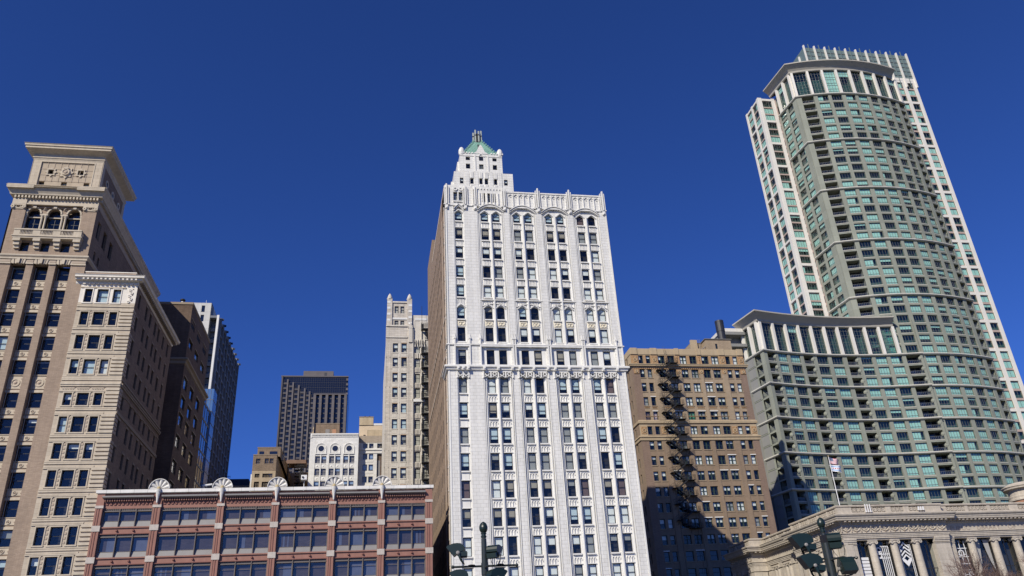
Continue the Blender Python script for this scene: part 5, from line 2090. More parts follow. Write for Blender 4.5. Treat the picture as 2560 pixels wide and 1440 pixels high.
    for i, (fr, a, e) in enumerate(bays):
        wo = win(T, fr, a - .3, e + .3, 3.2, 16.25, -.85, FRD, GL, None, mull=(.5,) if i in (0, 3, 6, 7, 8) else (), rails=(.28, .72), fw=.12, room=1.2)
        s = MB()
        if i == 0:
            pts = [(e - 1.5, 9), (e - 1.5, 13.3), (e - 1.35, 13.9), (e - 1.0, 14.3), (e - .6, 14.4), (e - .1, 14.4), (e - .1, 9)]
            for q in range(15):
                z = 8 + q * .42
                fbox(s, fr, e - 1.5 if z < 13.4 else e - 1.2, e - .1, z, z + .34, -.8, -.74, WH)
        elif i == 1:
            for q in range(5):
                x = a + .75 + q * .27
                fbox(s, fr, x, x + .09, 9, 15.6 - (.2 if q % 2 else 0), -.8, -.76, WH)
            ring(s, fr, a + .45, 15.1, .2, .36, -.8, -.76, WH, 14)
            ring(s, fr, a + .4, 14.4, .25, .4, -.8, -.76, WH, 14)
            for z in (14.0, 14.5, 15.3):
                fbox(s, fr, a + .1, e - .1, z, z + .1, -.8, -.74, WH)
            for q in range(4):
                ring(s, fr, a + .9 + q * .27, 15.45, .08, .16, -.8, -.74, WH, 8)
        elif i == 2:
            c_ = (a + e) / 2
            for q in range(4):
                z = 13.9 + q * .5
                for s_ in (-1, 1):
                    s.poly([fr(c_, z + .35, -.74), fr(c_ + s_ * .75, z - .3, -.74), fr(c_ + s_ * .75, z - .05, -.74), fr(c_, z + .6, -.74)], WH)
            s.poly([fr(c_ - .7, 13.7, -.74), fr(c_, 12.9, -.74), fr(c_ + .7, 13.7, -.74), fr(c_ + .35, 13.9, -.74), fr(c_, 13.6, -.74), fr(c_ - .35, 13.9, -.74)], WH)
            for x in (a + .1, a + .3, e - .35, e - .15):
                fbox(s, fr, x, x + .07, 8, 15.7, -.8, -.76, WH)
            for z in (14.2, 15.0, 15.6):
                fbox(s, fr, a + .1, a + .5, z, z + .08, -.8, -.74, WH)
                fbox(s, fr, e - .5, e - .1, z, z + .08, -.8, -.74, WH)
        elif i == 4:
            c_ = (a + e) / 2
            for x in (a + .25, c_ - .04, e - .35):
                fbox(s, fr, x, x + .08, 13, 16, -.8, -.76, WH)
            for z in (15.0, 13.9, 13.0, 12.2, 11.6):
                fbox(s, fr, a + .1, e - .1, z, z + .1, -.8, -.74, WH)
            ring(s, fr, c_, 14.45, .28, .42, -.8, -.74, WH, 14)
            for s_ in (-1, 1):
                ring(s, fr, c_ + s_ * .5, 14.1, .14, .24, -.8, -.735, WH, 10)
                for q in range(3):
                    s.poly([fr(c_ + s_ * .05, 10.8 + q * .1, -.74), fr(c_ + s_ * (.3 + q * .28), 12.1, -.74), fr(c_ + s_ * (.4 + q * .28), 12.1, -.74), fr(c_ + s_ * .13, 10.75 + q * .1, -.74)], WH)
        elif i == 5:
            for (x0, xm, x1) in ((a + .1, a + .1, a + .95), (e - .1, e - .1, e - .95)):
                s.poly([fr(x0, 16.1, -.77), fr(x1, 16.1, -.77), fr(x1 * .8 + x0 * .2, 14.6, -.77), fr(x1 * .5 + x0 * .5, 13.2, -.77), fr(x0, 12, -.77)], BL_G)
        if s.f:
            s.build("ornamental_screen", wo)
    return T


library()

tu = thing("round_turret", "round brick turret with a pale moulded cap rising behind the library roof", "turret", (124.9, 137, 0))
m = MB()
m.lathe((124.9, 137, 0), [(2.9, 0), (2.9, 28.0)], mat("orange_turret_brick", (.36, .19, .12), .85, .1, .4, (.5, .14, .01), (.25, .13, .08), .1), 28)
m.build("shaft", tu)
m = MB()
m.lathe((124.9, 137, 28.0), [(2.9, 0), (3.1, .1), (3.1, .4), (3.0, .5), (3.05, .9), (2.95, 1.0), (2.95, 1.7), (3.05, 1.85), (3.1, 2.0), (3.7, 2.2), (3.75, 2.45), (3.9, 2.6), (3.9, 2.75), (3.1, 3.1), (2.8, 3.3), (2.4, 3.4)], OTR, 28)
m.build("cap", tu)


# ================================================================== narrow cream tower with its own fire escape
def cream_tower():
    Y = 160
    T = thing("narrow_tower", "narrow cream terracotta tower with two finials and a black fire escape beside the white tower", "tower", (7.5, Y, 0))
    f = front(Y)
    w = MB()
    rows = [(66.57, 68.65), (63.31, 65.35), (59.87, 61.88), (56.52, 58.62), (53.19, 55.16), (49.79, 51.8), (46.39, 48.47), (42.99, 45.08), (39.61, 41.69), (36.2, 38.3)]
    lc = [(4.2, 5.3), (6.0, 7.15)]
    ss, ox = cuts(lc, 2.75, 8.35)
    zz, oz = cuts(rows, 0, 70.2)
    wall(w, f, ss, zz, lambda i, j: i in ox and j in oz, CREAMJ, .35, CREAMP, pick=lambda i, j: CREAMP if i in (1, 2, 3) and j < len(zz) - 2 else CREAMJ)
    fquad(w, f, 2.8, 8.3, 70.2, 72.8, -.05, CREAMJ)
    tw = [(4.47, 5.34), (5.75, 6.58)]
    s2, o2 = cuts(tw, 3.7, 7.4)
    wall(w, f, s2, [72.8, 72.96, 74.15, 75.91, 77.61, 78.6], lambda i, j: i in o2 and j in (1, 3), CREAMJ, .3, d=-.3)
    for a, b in ((2.86, 3.95), (7.2, 8.25)):
        w.box(a, b, Y, Y + 1.3, 72.8, 79.3, CREAMJ, "d")
    w.box(2.9, 8.2, Y + .6, Y + 14, 72.8, 78.5, CREAMJ, "d")
    rrows = [(72.2, 74.16)] + rows
    rc = [(8.9, 10.0), (10.45, 11.4)]
    s3, o3 = cuts(rc, 8.35, 13.0)
    z3, oz3 = cuts(rrows, 0, 75.55)
    wall(w, front(Y + .35), s3, z3, lambda i, j: i in o3 and j in oz3, CREAMP, .3)
    w.box(2.75, 13, Y + .6, Y + 30, 0, 70, CREAMJ, "dl")
    fquad(w, left(2.75), Y, Y + 30, 0, 70.2, 0, CREAMP)
    w.box(8.35, 13, Y + .4, Y + 14, 70, 75.5, CREAMP, "d")
    w.build("wall", T)
    t = MB()
    fbox(t, f, 2.7, 8.4, 72.6, 72.9, -.3, .16, CREAMP)
    fbox(t, f, 2.7, 7.3, 69.95, 70.3, -.2, .16, CREAMP)
    fbox(t, f, 3.95, 7.2, 74.38, 74.8, -.3, -.15, WHITEHP)
    fbox(t, front(Y + .35), 8.95, 11.6, 74.38, 74.8, -.1, .06, WHITEHP)
    fbox(t, f, 3.9, 7.25, 78.4, 78.75, -.5, -.1, CREAMP)
    for k in range(8):
        for x in (2.86, 7.5):
            if (k + (x > 5)) % 2:
                fbox(t, f, x, x + .75, 73.2 + k * .72, 73.7 + k * .72, -.1, .04, WHITEHP)
    for z0, z1 in rows:
        for a, b in lc:
            fbox(t, f, a - .05, b + .05, z0 - .2, z0, -.2, .07, CREAMP)
            fbox(t, f, a - .03, b + .03, z1, z1 + .16, -.2, .05, RUSTJ if (a + z0) % 3 < 1.4 else CREAMP)
            fbox(t, f, a + .1, b - .1, z0 - 1.0, z0 - .35, -.1, .03, CREAMP)
        for x in (2.75, 3.55, 5.6, 7.4, 8.2):
            fbox(t, f, x + .05, x + .13, z0 - 1.3, z1 + .2, -.05, .035, CREAMP, tb=False)
        # fluted panels of the recessed right bay
        for a, b in rc:
            for q in range(4):
                x = a + (b - a) * (q + .5) / 4
                t.tube([front(Y + .35)(x, z0 - 1.15, .12), front(Y + .35)(x, z0 - .1, .12)], .1, CREAMP, 6)
    for z in (69.4, 68.9, 66.2):
        for q in range(5):
            t.tube([front(Y + .35)(9.0 + q * .5, z - .9, .15), front(Y + .35)(9.0 + q * .5, z + .3, .15)], .13, CREAMP, 6)
    t.box(7.55, 8.35, Y - .25, Y, 68.9, 72.2, CREAMP)
    t.poly([(7.45, Y - .3, 72.2), (8.45, Y - .3, 72.2), (7.95, Y - .3, 73.6)], CREAMP)
    t.poly([(7.45, Y - .3, 72.2), (7.95, Y - .3, 73.6), (7.95, Y + .2, 73.6), (7.45, Y + .2, 72.2)], CREAMP)
    t.poly([(8.45, Y - .3, 72.2), (7.95, Y - .3, 73.6), (7.95, Y + .2, 73.6), (8.45, Y + .2, 72.2)], CREAMP)
    t.box(10.2, 10.42, Y + .1, Y + .35, 40, 72, CREAMP)
    t.box(8.35, 8.55, Y - .1, Y + .4, 36, 72, CREAMP)
    fbox(t, f, 8.4, 11.6, 55.55, 56.1, -.4, .1, WHITEHP)
    t.build("trim", T)
    for x in (3.4, 7.72):
        m = MB()
        m.lathe((x, Y + .5, 79.3), [(.62, 0), (.66, .2), (.5, .3), (.52, .6), (.42, .7), (.36, 1.0), (.2, 1.2), (.08, 1.45)], CREAMP, 10)
        m.build("finial", T)
    random.seed(8)
    pk = [(3, (BL_W, .5)), (2, (BL_L, 1)), (2, None), (1, (BL_G, .6)), (1, (BL_L, .55))]
    for z0, z1 in rows:
        for a, b in lc:
            win(T, f, a, b, z0, z1, -.22, FRD, GL, blindpick(pk), fw=.09)
    for z0, z1 in rrows:
        for a, b in rc:
            win(T, front(Y + .35), a, b, z0, z1, -.2, FRD, GL, blindpick(pk), fw=.09)
    for a, b in tw:
        for z0, z1 in ((72.96, 74.15), (75.91, 77.61)):
            win(T, f, a, b, z0, z1, -.5, FRD, GL, None, fw=.09)
    fe = MB()
    for x in (10.35, 12.15):
        fe.tube([front(Y)(x, 34, .9), front(Y)(x, 77.2 if x < 11 else 78.4, .9)], .045, IRON, 4)
    fo = fe.build("fire_escape", T)
    fl = front(Y)
    for k, (z0, z1) in enumerate(rrows):
        m = MB()
        z = z0 - .3
        fbox(m, fl, 10.2, 12.3, z - .2, z, -.1, 1.1, IRON)
        fbox(m, fl, 10.2, 10.75, z - .2, z + 1.0, .9, 1.0, IRON)
        for h in (.3, .6, .9, 1.2):
            m.tube([fl(10.2, z + h, 1.0), fl(12.3, z + h, 1.0)], .06, IRON, 4)
        for q in range(6):
            x = 10.2 + 2.1 * q / 5
            m.tube([fl(x, z, 1.0), fl(x, z + 1.2, 1.0)], .03, IRON, 4)
        m.build("landing", fo)
        m = MB()
        zl = z - 3.35
        for dd in (.35, .8):
            m.poly([fl(10.9, z, dd), fl(11.9, zl, dd), fl(12.3, zl, dd), fl(11.35, z, dd)], IRON)
        for q in range(9):
            u = (q + .5) / 9
            fbox(m, fl, 11.1 + u, 11.45 + u, z - 3.35 * u, z - 3.35 * u + .07, .35, .8, IRON)
        for q in range(8):
            zq = zl + .5 + q * .36
            m.tube([fl(11.0, zq, 1.0), fl(12.3, zq, 1.0)], .085, IRON, 4)
        m.build("stair_flight", fo)
    return T


cream_tower()


# ================================================================== white building with round windows
def round_window_building():
    Y = 205
    T = thing("white_building", "white painted building front with three arched round windows under its cornice", "building", (-9, Y, 0))
    f = front(Y)
    w = MB()
    cols = [(-13.73, -12.48), (-12.2, -10.92), (-10.25, -8.99), (-8.72, -7.43), (-6.75, -5.49), (-5.21, -3.94)]
    rows = [(54.46, 56.3), (51.32, 53.1), (48.1, 49.91), (44.9, 46.7), (41.7, 43.5)]
    wall(w, f, *[cuts([(c[0][0], c[1][1]) for c in (cols[0:2], cols[2:4], cols[4:6])], -15.15, -3.0)[0], [0, 41, 56.9, 62.0]], lambda i, j: i in (1, 3, 5) and j == 1, WHITEH, .35)
    w.box(-15.15, -3.0, Y + .5, Y + 25, 0, 61.9, BEIGEI, "d")
    w.build("wall", T)
    t = MB()
    fbox(t, f, -14.7, -3.1, 61.2, 61.35, 0, .12, WHITEHP)
    fbox(t, f, -14.7, -3.1, 61.75, 62.1, -.3, .3, WHITEHP)
    dentils(t, f, -14.7, -3.1, 61.36, 61.6, 0, .16, WHITEHP, .35, .5)
    fbox(t, f, -15.15, -14.75, 61.0, 62.15, -.2, .14, WHITEHP)
    for cx in (-12.33, -8.84, -5.34):
        ring(t, f, cx, 58.2, .74, .9, -.05, .06, WHITEHP, 20)
        arch_mould(t, f, cx - 1.2, cx + 1.2, 58.3, 1.2, .13, 0, .16, WHITEHP, "round", 16)
        arch_mould(t, f, cx - .98, cx + .98, 58.3, .98, .07, 0, .08, WHITEHP, "round", 16)
        for s_ in (-1, 1):
            fbox(t, f, cx + s_ * 1.265 - .065, cx + s_ * 1.265 + .065, 57.0, 58.3, 0, .16, WHITEHP)
            for q in range(3):
                disc(t, f, cx + s_ * (.35 + q * .3), 57.2, .14, 0, .1, WHITEHP, 7, .04)
            for q in range(4):
                disc(t, f, cx + s_ * .95, 57.6 + q * .3, .1, 0, .08, WHITEHP, 6, .03)
        fbox(t, f, cx - 1.4, cx + 1.4, 56.75, 56.95, -.1, .14, WHITEHP)
    for i in range(0, 6, 2):
        a, b = cols[i][0], cols[i + 1][1]
        c = (cols[i][1] + cols[i + 1][0]) / 2
        fbox(t, f, c - .14, c + .14, 41, 56.8, -.35, .02, WHITEHP, tb=False)
        fbox(t, f, a, b, 56.3, 56.75, -.4, -.12, WHITEHP, ends=False)
        for (z0, z1), (y0, y1) in zip(rows[1:], rows[:-1]):
            for q in (0, 1):
                u, v = cols[i + q]
                fbox(t, f, u, v, z1, y0, -.4, -.16, WHITEHP, ends=False)
                fbox(t, f, u + .1, v - .1, z1 + .2, y0 - .25, -.16, -.1, WHITEHP)
                disc(t, f, (u + v) / 2, (z1 + y0) / 2, .32, -.16, .02, WHITEHP, 10, .12)
                fbox(t, f, u, v, y0 - .15, y0, -.4, -.05, WHITEHP, ends=False)
    t.build("trim", T)
    for cx in (-12.33, -8.84, -5.34):
        m = MB()
        disc(m, f, cx, 58.2, .74, -.02, .02, GLK, 20)
        disc(m, f, cx, 58.2, .74, 0, .005, ROOM, 20)
        ring(m, f, cx, 58.2, .66, .75, 0, .04, FRD, 20)
        fbox(m, f, cx - .03, cx + .03, 57.5, 58.9, 0, .035, FRD)
        m.build("round_window", T)
    for z0, z1 in rows:
        for a, b in cols:
            win(T, f, a, b, z0, z1, -.3, FRD, GLK, (BL_L, random.uniform(.3, .6)) if random.random() < .3 else None, fw=.07)
    h = MB()
    h.box(-14.6, -8.35, 214, 222, 60, 67.45, BROWNG, "d")
    h.box(-14.7, -8.3, 213.9, 222.1, 67.45, 67.6, DARKL)
    h.build("rooftop_house", T)
    h = MB()
    fbox(h, front(214), -12.0, -10.9, 64.85, 65.95, 0, .05, METL)
    fbox(h, front(214), -10.2, -9.2, 63, 65.95, 0, .05, mat("salmon_door", (.42, .23, .14), .8, .1))
    h.build("door_panel", T)
    h = MB()
    h.box(-14.95, -14.5, 206, 206.5, 62, 62.9, BELTM)
    h.lathe((-14.6, 206.2, 62.5), [(.12, 0), (.1, .9), (.2, 1.1), (.05, 1.8)], BELTM, 7)
    h.build("corner_finial", T)
    return T


round_window_building()


def beige_building():
    Y = 207
    T = thing("beige_building", "cream fronted building with patched beige upper walls between the white building and the cream tower", "building", (0, Y, 0))
    f = front(Y)
    w = MB()
    sp = [((-1.83, -.71), (58.74, 60.0)), ((-.31, .8), (58.72, 60.0)), ((1.86, 2.97), (58.78, 60.14))]
    sp += [((a, b), (z0, z1)) for z0, z1 in ((55.78, 57.26), (52.86, 54.48), (49.84, 51.51), (46.8, 48.5)) for a, b in ((-1.83, -.70), (-.36, .8))]
    xs = sorted({-3.0, 4.2, -1.83, -.7, -.33, .8, 1.75, 3.0})
    zs = sorted({0, 46.8, 48.5, 49.84, 51.4, 52.86, 54.48, 55.78, 57.26, 58.74, 60.0, 60.2})

    def opn(i, j):
        a, b = xs[i], xs[i + 1]
        if zs[j] in (46.8, 49.84, 52.86, 55.78):
            if i in (1, 3):
                return True
        if zs[j] == 58.74 and i in (1, 3, 5):
            return True
        return i == 5 and 46 < zs[j] < 57
    wall(w, f, xs, zs, opn, CREAMI, .35)
    fquad(w, f, 1.75, 3.0, 46, 57.3, -.5, DARKB)
    fquad(w, f, 1.9, 2.6, 50.0, 55.6, -.45, METL)
    fquad(w, f, -3.0, 4.2, 60.2, 62.05, .02, BROWNG)
    w.box(-3.0, 4.2, Y + .6, Y + 20, 0, 62, BEIGEI, "d")
    fbox(w, f, -3.0, 4.2, 60.2, 62.05, -.3, .04, mat("dusty_tan_brick", (.40, .33, .25), .9, .1, .5, (.5, .14, .01), (.3, .24, .18), .1))
    w.build("wall", T)
    t = MB()
    fbox(t, f, -3.0, 4.2, 58.2, 58.45, 0, .2, CREAMI)
    fbox(t, f, -3.0, 4.2, 57.4, 57.55, 0, .12, CREAMI)
    for z in (49.0, 48.7):
        fbox(t, f, -3.0, 1.7, z, z + .15, 0, .15, CREAMI)
    dentils(t, f, -3, 1.7, 48.3, 48.6, 0, .12, CREAMI, .3, .5)
    for q in range(12):
        fbox(t, f, -3.0, -2.2, 47 + q * .85, 47.6 + q * .85, 0, .05, CREAMI)
    for q in (52.0, 55.0):
        fbox(t, f, -1.8, .8, q + .1, q + .6, 0, .05, CREAMI)
    t.build("trim", T)
    for (a, b), (z0, z1) in sp:
        win(T, f, a + .02, b - .02, z0, z1, -.25, FRD, GLK, (BL_L, .8) if random.random() < .2 else None, fw=.06, rails=(), mull=())
    u = MB()
    u.box(-3.0, 4.5, 209, 222, 61, 65.5, BEIGEI, "d")
    fbox(u, front(209), -3.05, -.9, 61, 65.3, 0, .03, BEIGEP)
    fbox(u, front(209), -.9, 4.5, 64.2, 65.5, 0, .03, BEIGEP)
    u.box(-3.05, .62, 208.8, 222, 65.5, 67.7, BEIGEI, "d")
    u.box(-3.1, .68, 208.7, 222, 67.7, 67.85, DARKL)
    u.box(.7, 4.6, 208.9, 222, 65.5, 66.0, WHITEHP)
    for x in (-1.6, -.4):
        u.lathe((x, 210, 67.85), [(.2, 0), (.2, .3), (.3, .4), (.1, .5)], IRON, 8)
    u.lathe((-1.6, 207.5, 62.05), [(.3, 0), (.3, .35), (.1, .4)], IRON, 8)
    u.build("upper_storey", T)
    return T


beige_building()


def small_brown():
    Y = 195
    T = thing("small_brick_building", "small stepped brown brick building with a buff lower wall", "building", (-24.5, Y, 0))
    f = front(Y)
    w = MB()
    wins = [((-26.7, -25.7), (51.9, 53.15)), ((-24.7, -23.75), (51.93, 53.17)), ((-23.6, -22.67), (51.93, 53.16)), ((-26.7, -25.6), (48.62, 49.52)), ((-24.95, -22.65), (48.62, 49.54)),
            ((-26.72, -25.58), (46.25, 47.65)), ((-24.95, -23.0), (46.25, 47.62))]
    xs = sorted({-27.4, -21.98} | {q for a, z in wins for q in a})
    zs = sorted({0, 50.15, 54.0} | {q for a, z in wins for q in z})
    wall(w, f, xs, zs, lambda i, j: any(a[0] <= xs[i] and xs[i + 1] <= a[1] and z[0] <= zs[j] and zs[j + 1] <= z[1] for a, z in wins), BROWNG, .25, pick=lambda i, j: BUFFG if zs[j + 1] <= 50.15 else BROWNG)
    w.box(-27.4, -21.98, Y + .3, 252, 0, 54.0, BROWNG, "d")
    w.box(-27.6, -27.3, Y - .03, Y + 3, 0, 49.4, CREAMI, "d")
    w.box(-27.45, -21.9, Y - .08, Y + 2, 54.0, 54.15, DARKL)
    w2 = [((-26.3, -25.2), (53.9, 54.75)), ((-23.9, -22.1), (53.9, 54.75))]
    fquad(w, f, -27.3, -22.1, 49.95, 50.15, .01, BELTM)
    w.build("wall", T)
    u = MB()
    u.box(-26.75, -21.4, 196.6, 250, 54, 56.2, BROWNG, "d")
    u.box(-26.85, -21.3, 196.5, 250, 56.2, 56.35, DARKL)
    for a, z in w2:
        fbox(u, front(196.6), a[0], a[1], 54.5, 55.3, 0, .03, GLX)
    u.box(-21.4, -20.9, 200, 201, 54, 55.5, METL)
    u.build("upper_storey", T)
    for a, z in wins:
        win(T, f, a[0], a[1], z[0], z[1], -.2, FRB, GL, None, mull=(.33, .66) if a[1] - a[0] > 1.5 else (.5,), rails=(.33, .66) if z[0] > 51 else (.5,), fw=.07)
    return T


small_brown()

st = thing("steel_platform", "brown metal penthouse box carried on a black steel frame behind the small brick building", "rooftop structure", (-19, 216, 0))
m = MB()
m.box(-21.7, -16.7, 215, 220, 57.05, 58.0, mat("rusty_brown_sheet", (.20, .13, .095), .8, .2, .6))
m.build("box", st)
m = MB()
for x in (-21.2, -18.0, -17.4):
    m.box(x - .12, x + .12, 215.4, 215.6, 40, 57.05, IRON)
for k in range(5):
    z = 56.4 - k * 1.7
    m.box(-19.6, -16.6, 215.3, 215.45, z - .07, z + .07, IRON)
    m.tube([(-19.4, 215.5, z), (-17.4, 215.5, z - 1.6)], .07, IRON, 4)
    m.tube([(-19.4, 216.5, z - 1.6), (-17.4, 216.5, z)], .06, IRON, 4)
    m.box(-19.5, -17.5, 215.4, 217, z - .9, z - .84, IRON)
m.box(-18.9, -15.5, 214.8, 215, 56.5, 56.62, IRON)
m.box(-18.9, -15.5, 214.8, 215, 55.9, 55.98, IRON)
m.build("steel_frame", st)
bb = thing("rear_brick_block", "dark brown brick block behind the steel frame, mostly in shadow", "building", (-19, 228, 0))
m = MB()
m.box(-22, -10, 226, 240, 0, 57, BROWNG, "d")
m.box(-19, -17.4, 224, 226, 0, 55.5, BROWNG, "d")
m.build("wall", bb)
m = MB()
m.box(-22.1, -9.9, 225.8, 240, 57, 57.3, DARKL)
m.build("roof", bb)


# ================================================================== far dark tower
def far_tower():
    Y = 528.0
    k_ = 1.6
    T = thing("far_office_tower", "distant dark glass and granite office tower with stepped piers", "office tower", (-38, Y, 0))
    Z = lambda z: 1.6 + (z - 1.6) * k_
    f = front(Y)
    xl, xr, zt = -60.4, -16.2, Z(124.0)
    b = MB()
    b.box(xl, xr, Y, Y + 40, 0, zt, GLE, "d")
    b.build("glass_body", T)
    P = [-37.4, -35.1, -32.8, -30.4, -27.9, -25.8, -23.6, -21.2, -18.6, -16.0, -13.4, -10.9]
    tops = [124, 122.5, 121.2, 119.9, 118.5, 117.2, 116, 116, 116, 116, 116, 116]
    for i, (x, t) in enumerate(zip(P, tops)):
        p = MB()
        wd = 1.0 if i < 6 else 1.7
        fbox(p, f, x * k_ - wd / 2, x * k_ + wd / 2, 0, Z(t), 0, 1.1 if i < 6 else 1.6, GRANP if i else GRANE)
        p.build("pier", T)
    p = MB()
    fbox(p, f, P[6] * k_ - .8, P[11] * k_ + .8, Z(115.6), Z(116.1), 0, 1.7, GRANP)
    p.build("lintel", T)
    s = MB()
    for i in range(11):
        a, c = P[i] * k_ + (.5 if i < 6 else .85), P[i + 1] * k_ - (.5 if i < 5 else .85)
        z = Z(min(tops[i], tops[i + 1])) - 3.4
        while z > 60:
            if i < 6:
                fbox(s, f, a, c, z, z + 1.25, 0, .5, GRANE, ends=False)
                fbox(s, f, a, a + .9, z + 1.25, z + 3.44, 0, .35, BLUEE, tb=False)
            else:
                fbox(s, f, a, c, z, z + .9, 0, .25, BLUEE, ends=False)
            z -= 3.44
    s.build("spandrel", T, kind="stuff")
    g = MB()
    # mullion grid of the upper curtain wall
    z = zt - 1
    while z > Z(116):
        fbox(g, f, xl, xr, z, z + .16, 0, .08, BLUEE, ends=False)
        fbox(g, f, xl, xr, z - 1.7, z - 1.6, 0, .06, BLUEE, ends=False)
        z -= 3.44
    x = xl + 8
    while x < xr:
        fbox(g, f, x, x + .1, Z(116), zt, 0, .07, BLUEE, tb=False)
        x += 1.45
    fbox(g, f, xl - .3, xr + .2, zt - .3, zt + .5, -2, .5, GRANP)
    for k in range(6):
        fbox(g, f, xr - 1.2, xr + .1, zt - 3 - k * 3.44, zt - 1.4 - k * 3.44, 0, .7, GRANP)
    g.build("curtain_wall_grid", T)
    h = MB()
    h.box(-46.5, -26.4, Y + 3, Y + 30, zt, zt + 5.2, GRANP, "d")
    fbox(h, front(Y + 3), -32.5, -31, zt + 1.6, zt + 4, 0, .1, BLUEE)
    h.build("rooftop_house", T)
    return T


far_tower()


# ================================================================== dark brick block and the towers behind the tan tower
def dark_block():
    X = -30.6
    T = thing("dark_brick_building", "dark brown brick building with shaded fire balconies behind the tan brick tower", "building", (-36, 139, 0))
    r = right(X)
    f = front(130.3)
    w = MB()
    wy = [(131.2, 134.1), (136.4, 139.4), (141.9, 145.0)]
    rows = [(59.15, 60.6), (55.6, 57.05)]
    sy, oy = cuts(wy, 130.3, 147.2)
    sz, oz = cuts(rows, 53.1, 63.1)
    wall(w, r, sy, sz, lambda i, j: i in oy and j in oz, DARKB, .2)
    rl = [(48.3, 50.3), (45.0, 47.0), (42.0, 44.05), (38.5, 40.5), (34.4, 36.4), (31, 33), (27.6, 29.6)]
    sy2, oy2 = cuts(wy, 130.3, 149.2)
    sz2, oz2 = cuts(rl, 0, 53.1)
    wall(w, r, sy2, sz2, lambda i, j: i in oy2 and j in oz2, DARKB, .2)
    fquad(w, f, -44, X, 0, 63.1, 0, DARKB)
    w.box(-44, X - .02, 130.4, 147.2, 60, 63.0, DARKB, "fd")
    w.box(-44, X - .02, 147, 149.2, 0, 53, DARKB, "d")
    w.build("wall", T)
    t = MB()
    prof(t, [(-44, 130.3), (X, 130.3), (X, 147.2)], [(0, 62.8), (.12, 62.85), (.12, 63.25), (-.3, 63.3)], DARKL)
    prof(t, [(-34.2, 130.3), (X, 130.3), (X, 149.2), (-36, 149.2)], [(0, 52.0), (.15, 52.1), (.2, 52.5), (.5, 52.7), (.5, 53.0), (0, 53.15)], DARKL)
    for z0, z1 in rows + rl:
        for a, b in wy:
            li = MB()
            fbox(li, r, a - .1, b + .1, z1, z1 + .2, -.05, .06, DARKL)
            li.build("lintel", T)
    t.build("ledge", T)
    for j, (z0, z1) in enumerate(rows + rl):
        for a, b in wy:
            if j == 0:
                m = MB()
                fquad(m, r, a, b, z0, z1, -.12, IRON)
                for q in range(8):
                    fbox(m, r, a, b, z0 + (z1 - z0) * q / 8, z0 + (z1 - z0) * q / 8 + .08, -.12, -.06, IRON)
                m.build("louvre", T)
            else:
                win(T, r, a, b, z0, z1, -.15, FRB, MATS["blue_mirror_glass"], None, mull=(.25, .62) if j > 3 else (.3,), rails=(.6,) if j > 3 else (), fw=.1, room=0)
    e = MB()
    for k in range(9):
        z = 56.2 - k * 3.5
        e.box(-37.2, -33.2, 128.9, 130.3, z - .12, z, IRON)
        for h in (.4, .8, 1.15):
            e.tube([(-37.2, 128.95, z + h), (-33.2, 128.95, z + h)], .035, IRON, 4)
        for q in range(9):
            x = -37.2 + q * .5
            e.tube([(x, 128.95, z), (x, 128.95, z + 1.15)], .025, IRON, 4)
        e.box(-36.8, -35.6, 130.2, 130.32, z, z + 2.1, GLX)
    e.build("fire_balconies", T)
    return T


dark_block()
vt = thing("roof_vent", "mushroom roof vent with a pale stem above the dark brick building", "vent", (-32.6, 131.5, 63.1))
m = MB()
m.lathe((-32.6, 131.5, 63.1), [(.22, 0), (.22, .9)], STEELW, 10)
m.build("stem", vt)
m = MB()
m.lathe((-32.6, 131.5, 63.95), [(.2, 0), (.42, .12), (.46, .3), (.3, .4), (.3, .45), (.05, .5)], IRON, 12)
m.build("hood", vt)


def grid_tower():
    T = thing("grid_tower", "tall tower with white concrete end wall and dark window grid down its side", "office tower", (-44, 214, 0))
    w = MB()
    f = front(200)
    ws = [(93.55, 95.45), (90.86, 92.76), (88.1, 90.0), (85.4, 87.3), (82.7, 84.6)]
    sz, oz = cuts(ws, 0, 96.2)
    wall(w, f, [-60, -44.65, -43.8, -42.2], sz, lambda i, j: i == 1 and j in oz, GREYC, .3)
    for z0, z1 in ws:
        fquad(w, f, -44.65, -43.8, z0, z1, -.25, GLX)
    w.box(-60, -42.2, 200.1, 214, 0, 96.1, GREYC, "fd")
    fbox(w, right(-42.2), 200, 203, 0, 96.2, -.1, .02, BLUEC)
    w.box(-60, -40.05, 202.2, 233.3, 0, 92.2, BLUEC, "d")
    w.build("end_wall", T)
    c = MB()
    c.box(-40.45, -39.9, 199.6, 200.2, 0, 92.6, WHITEHP, "d")
    c.box(-42.2, -40.4, 199.8, 202.2, 91.9, 92.5, BLUEC)
    c.build("corner_pier", T)
    q = MB()
    z = 89.2
    k = 0
    while z > 30:
        fbox(q, front(202.2), -42.1, -40.4, z - .5, z + .6, 0, .7, BLUEC, ends=False)
        z -= 3.2
    for k in range(19):
        z = 91.0 - k * 3.2
        fbox(q, front(202.2), -41.9, -40.5, z - 2.4, z - .6, 0, .03, GLX)
        for (s0, s1) in [(201 + i * 4.05, 205.05 + i * 4.05) for i in range(8)]:
            r = right(-40.05)
            fbox(q, r, s0, s1, z, z + .5, 0, .5, BLUEC, ends=False)
            fquad(q, r, s0 + .5, s1 - .3, z - 2.6, z - .1, .02, GLX)
    for i in range(9):
        s = 201 + i * 4.05
        fbox(q, right(-40.05), s - .3, s + .3, 0, 92.2, 0, .7, BLUEC, tb=False)
        q.box(-39.4, -38.9, s - .15, s + .15, 91.6, 92.1, IRON)
    q.build("window_grid", T)
    for x, h in ((-44.1, 1.9), (-46.2, .8), (-47.2, .8)):
        a = MB()
        a.tube([(x, 202, 96), (x, 202, 96 + h)], .05, STEELW, 4)
        a.build("antenna", T)
    return T


grid_tower()


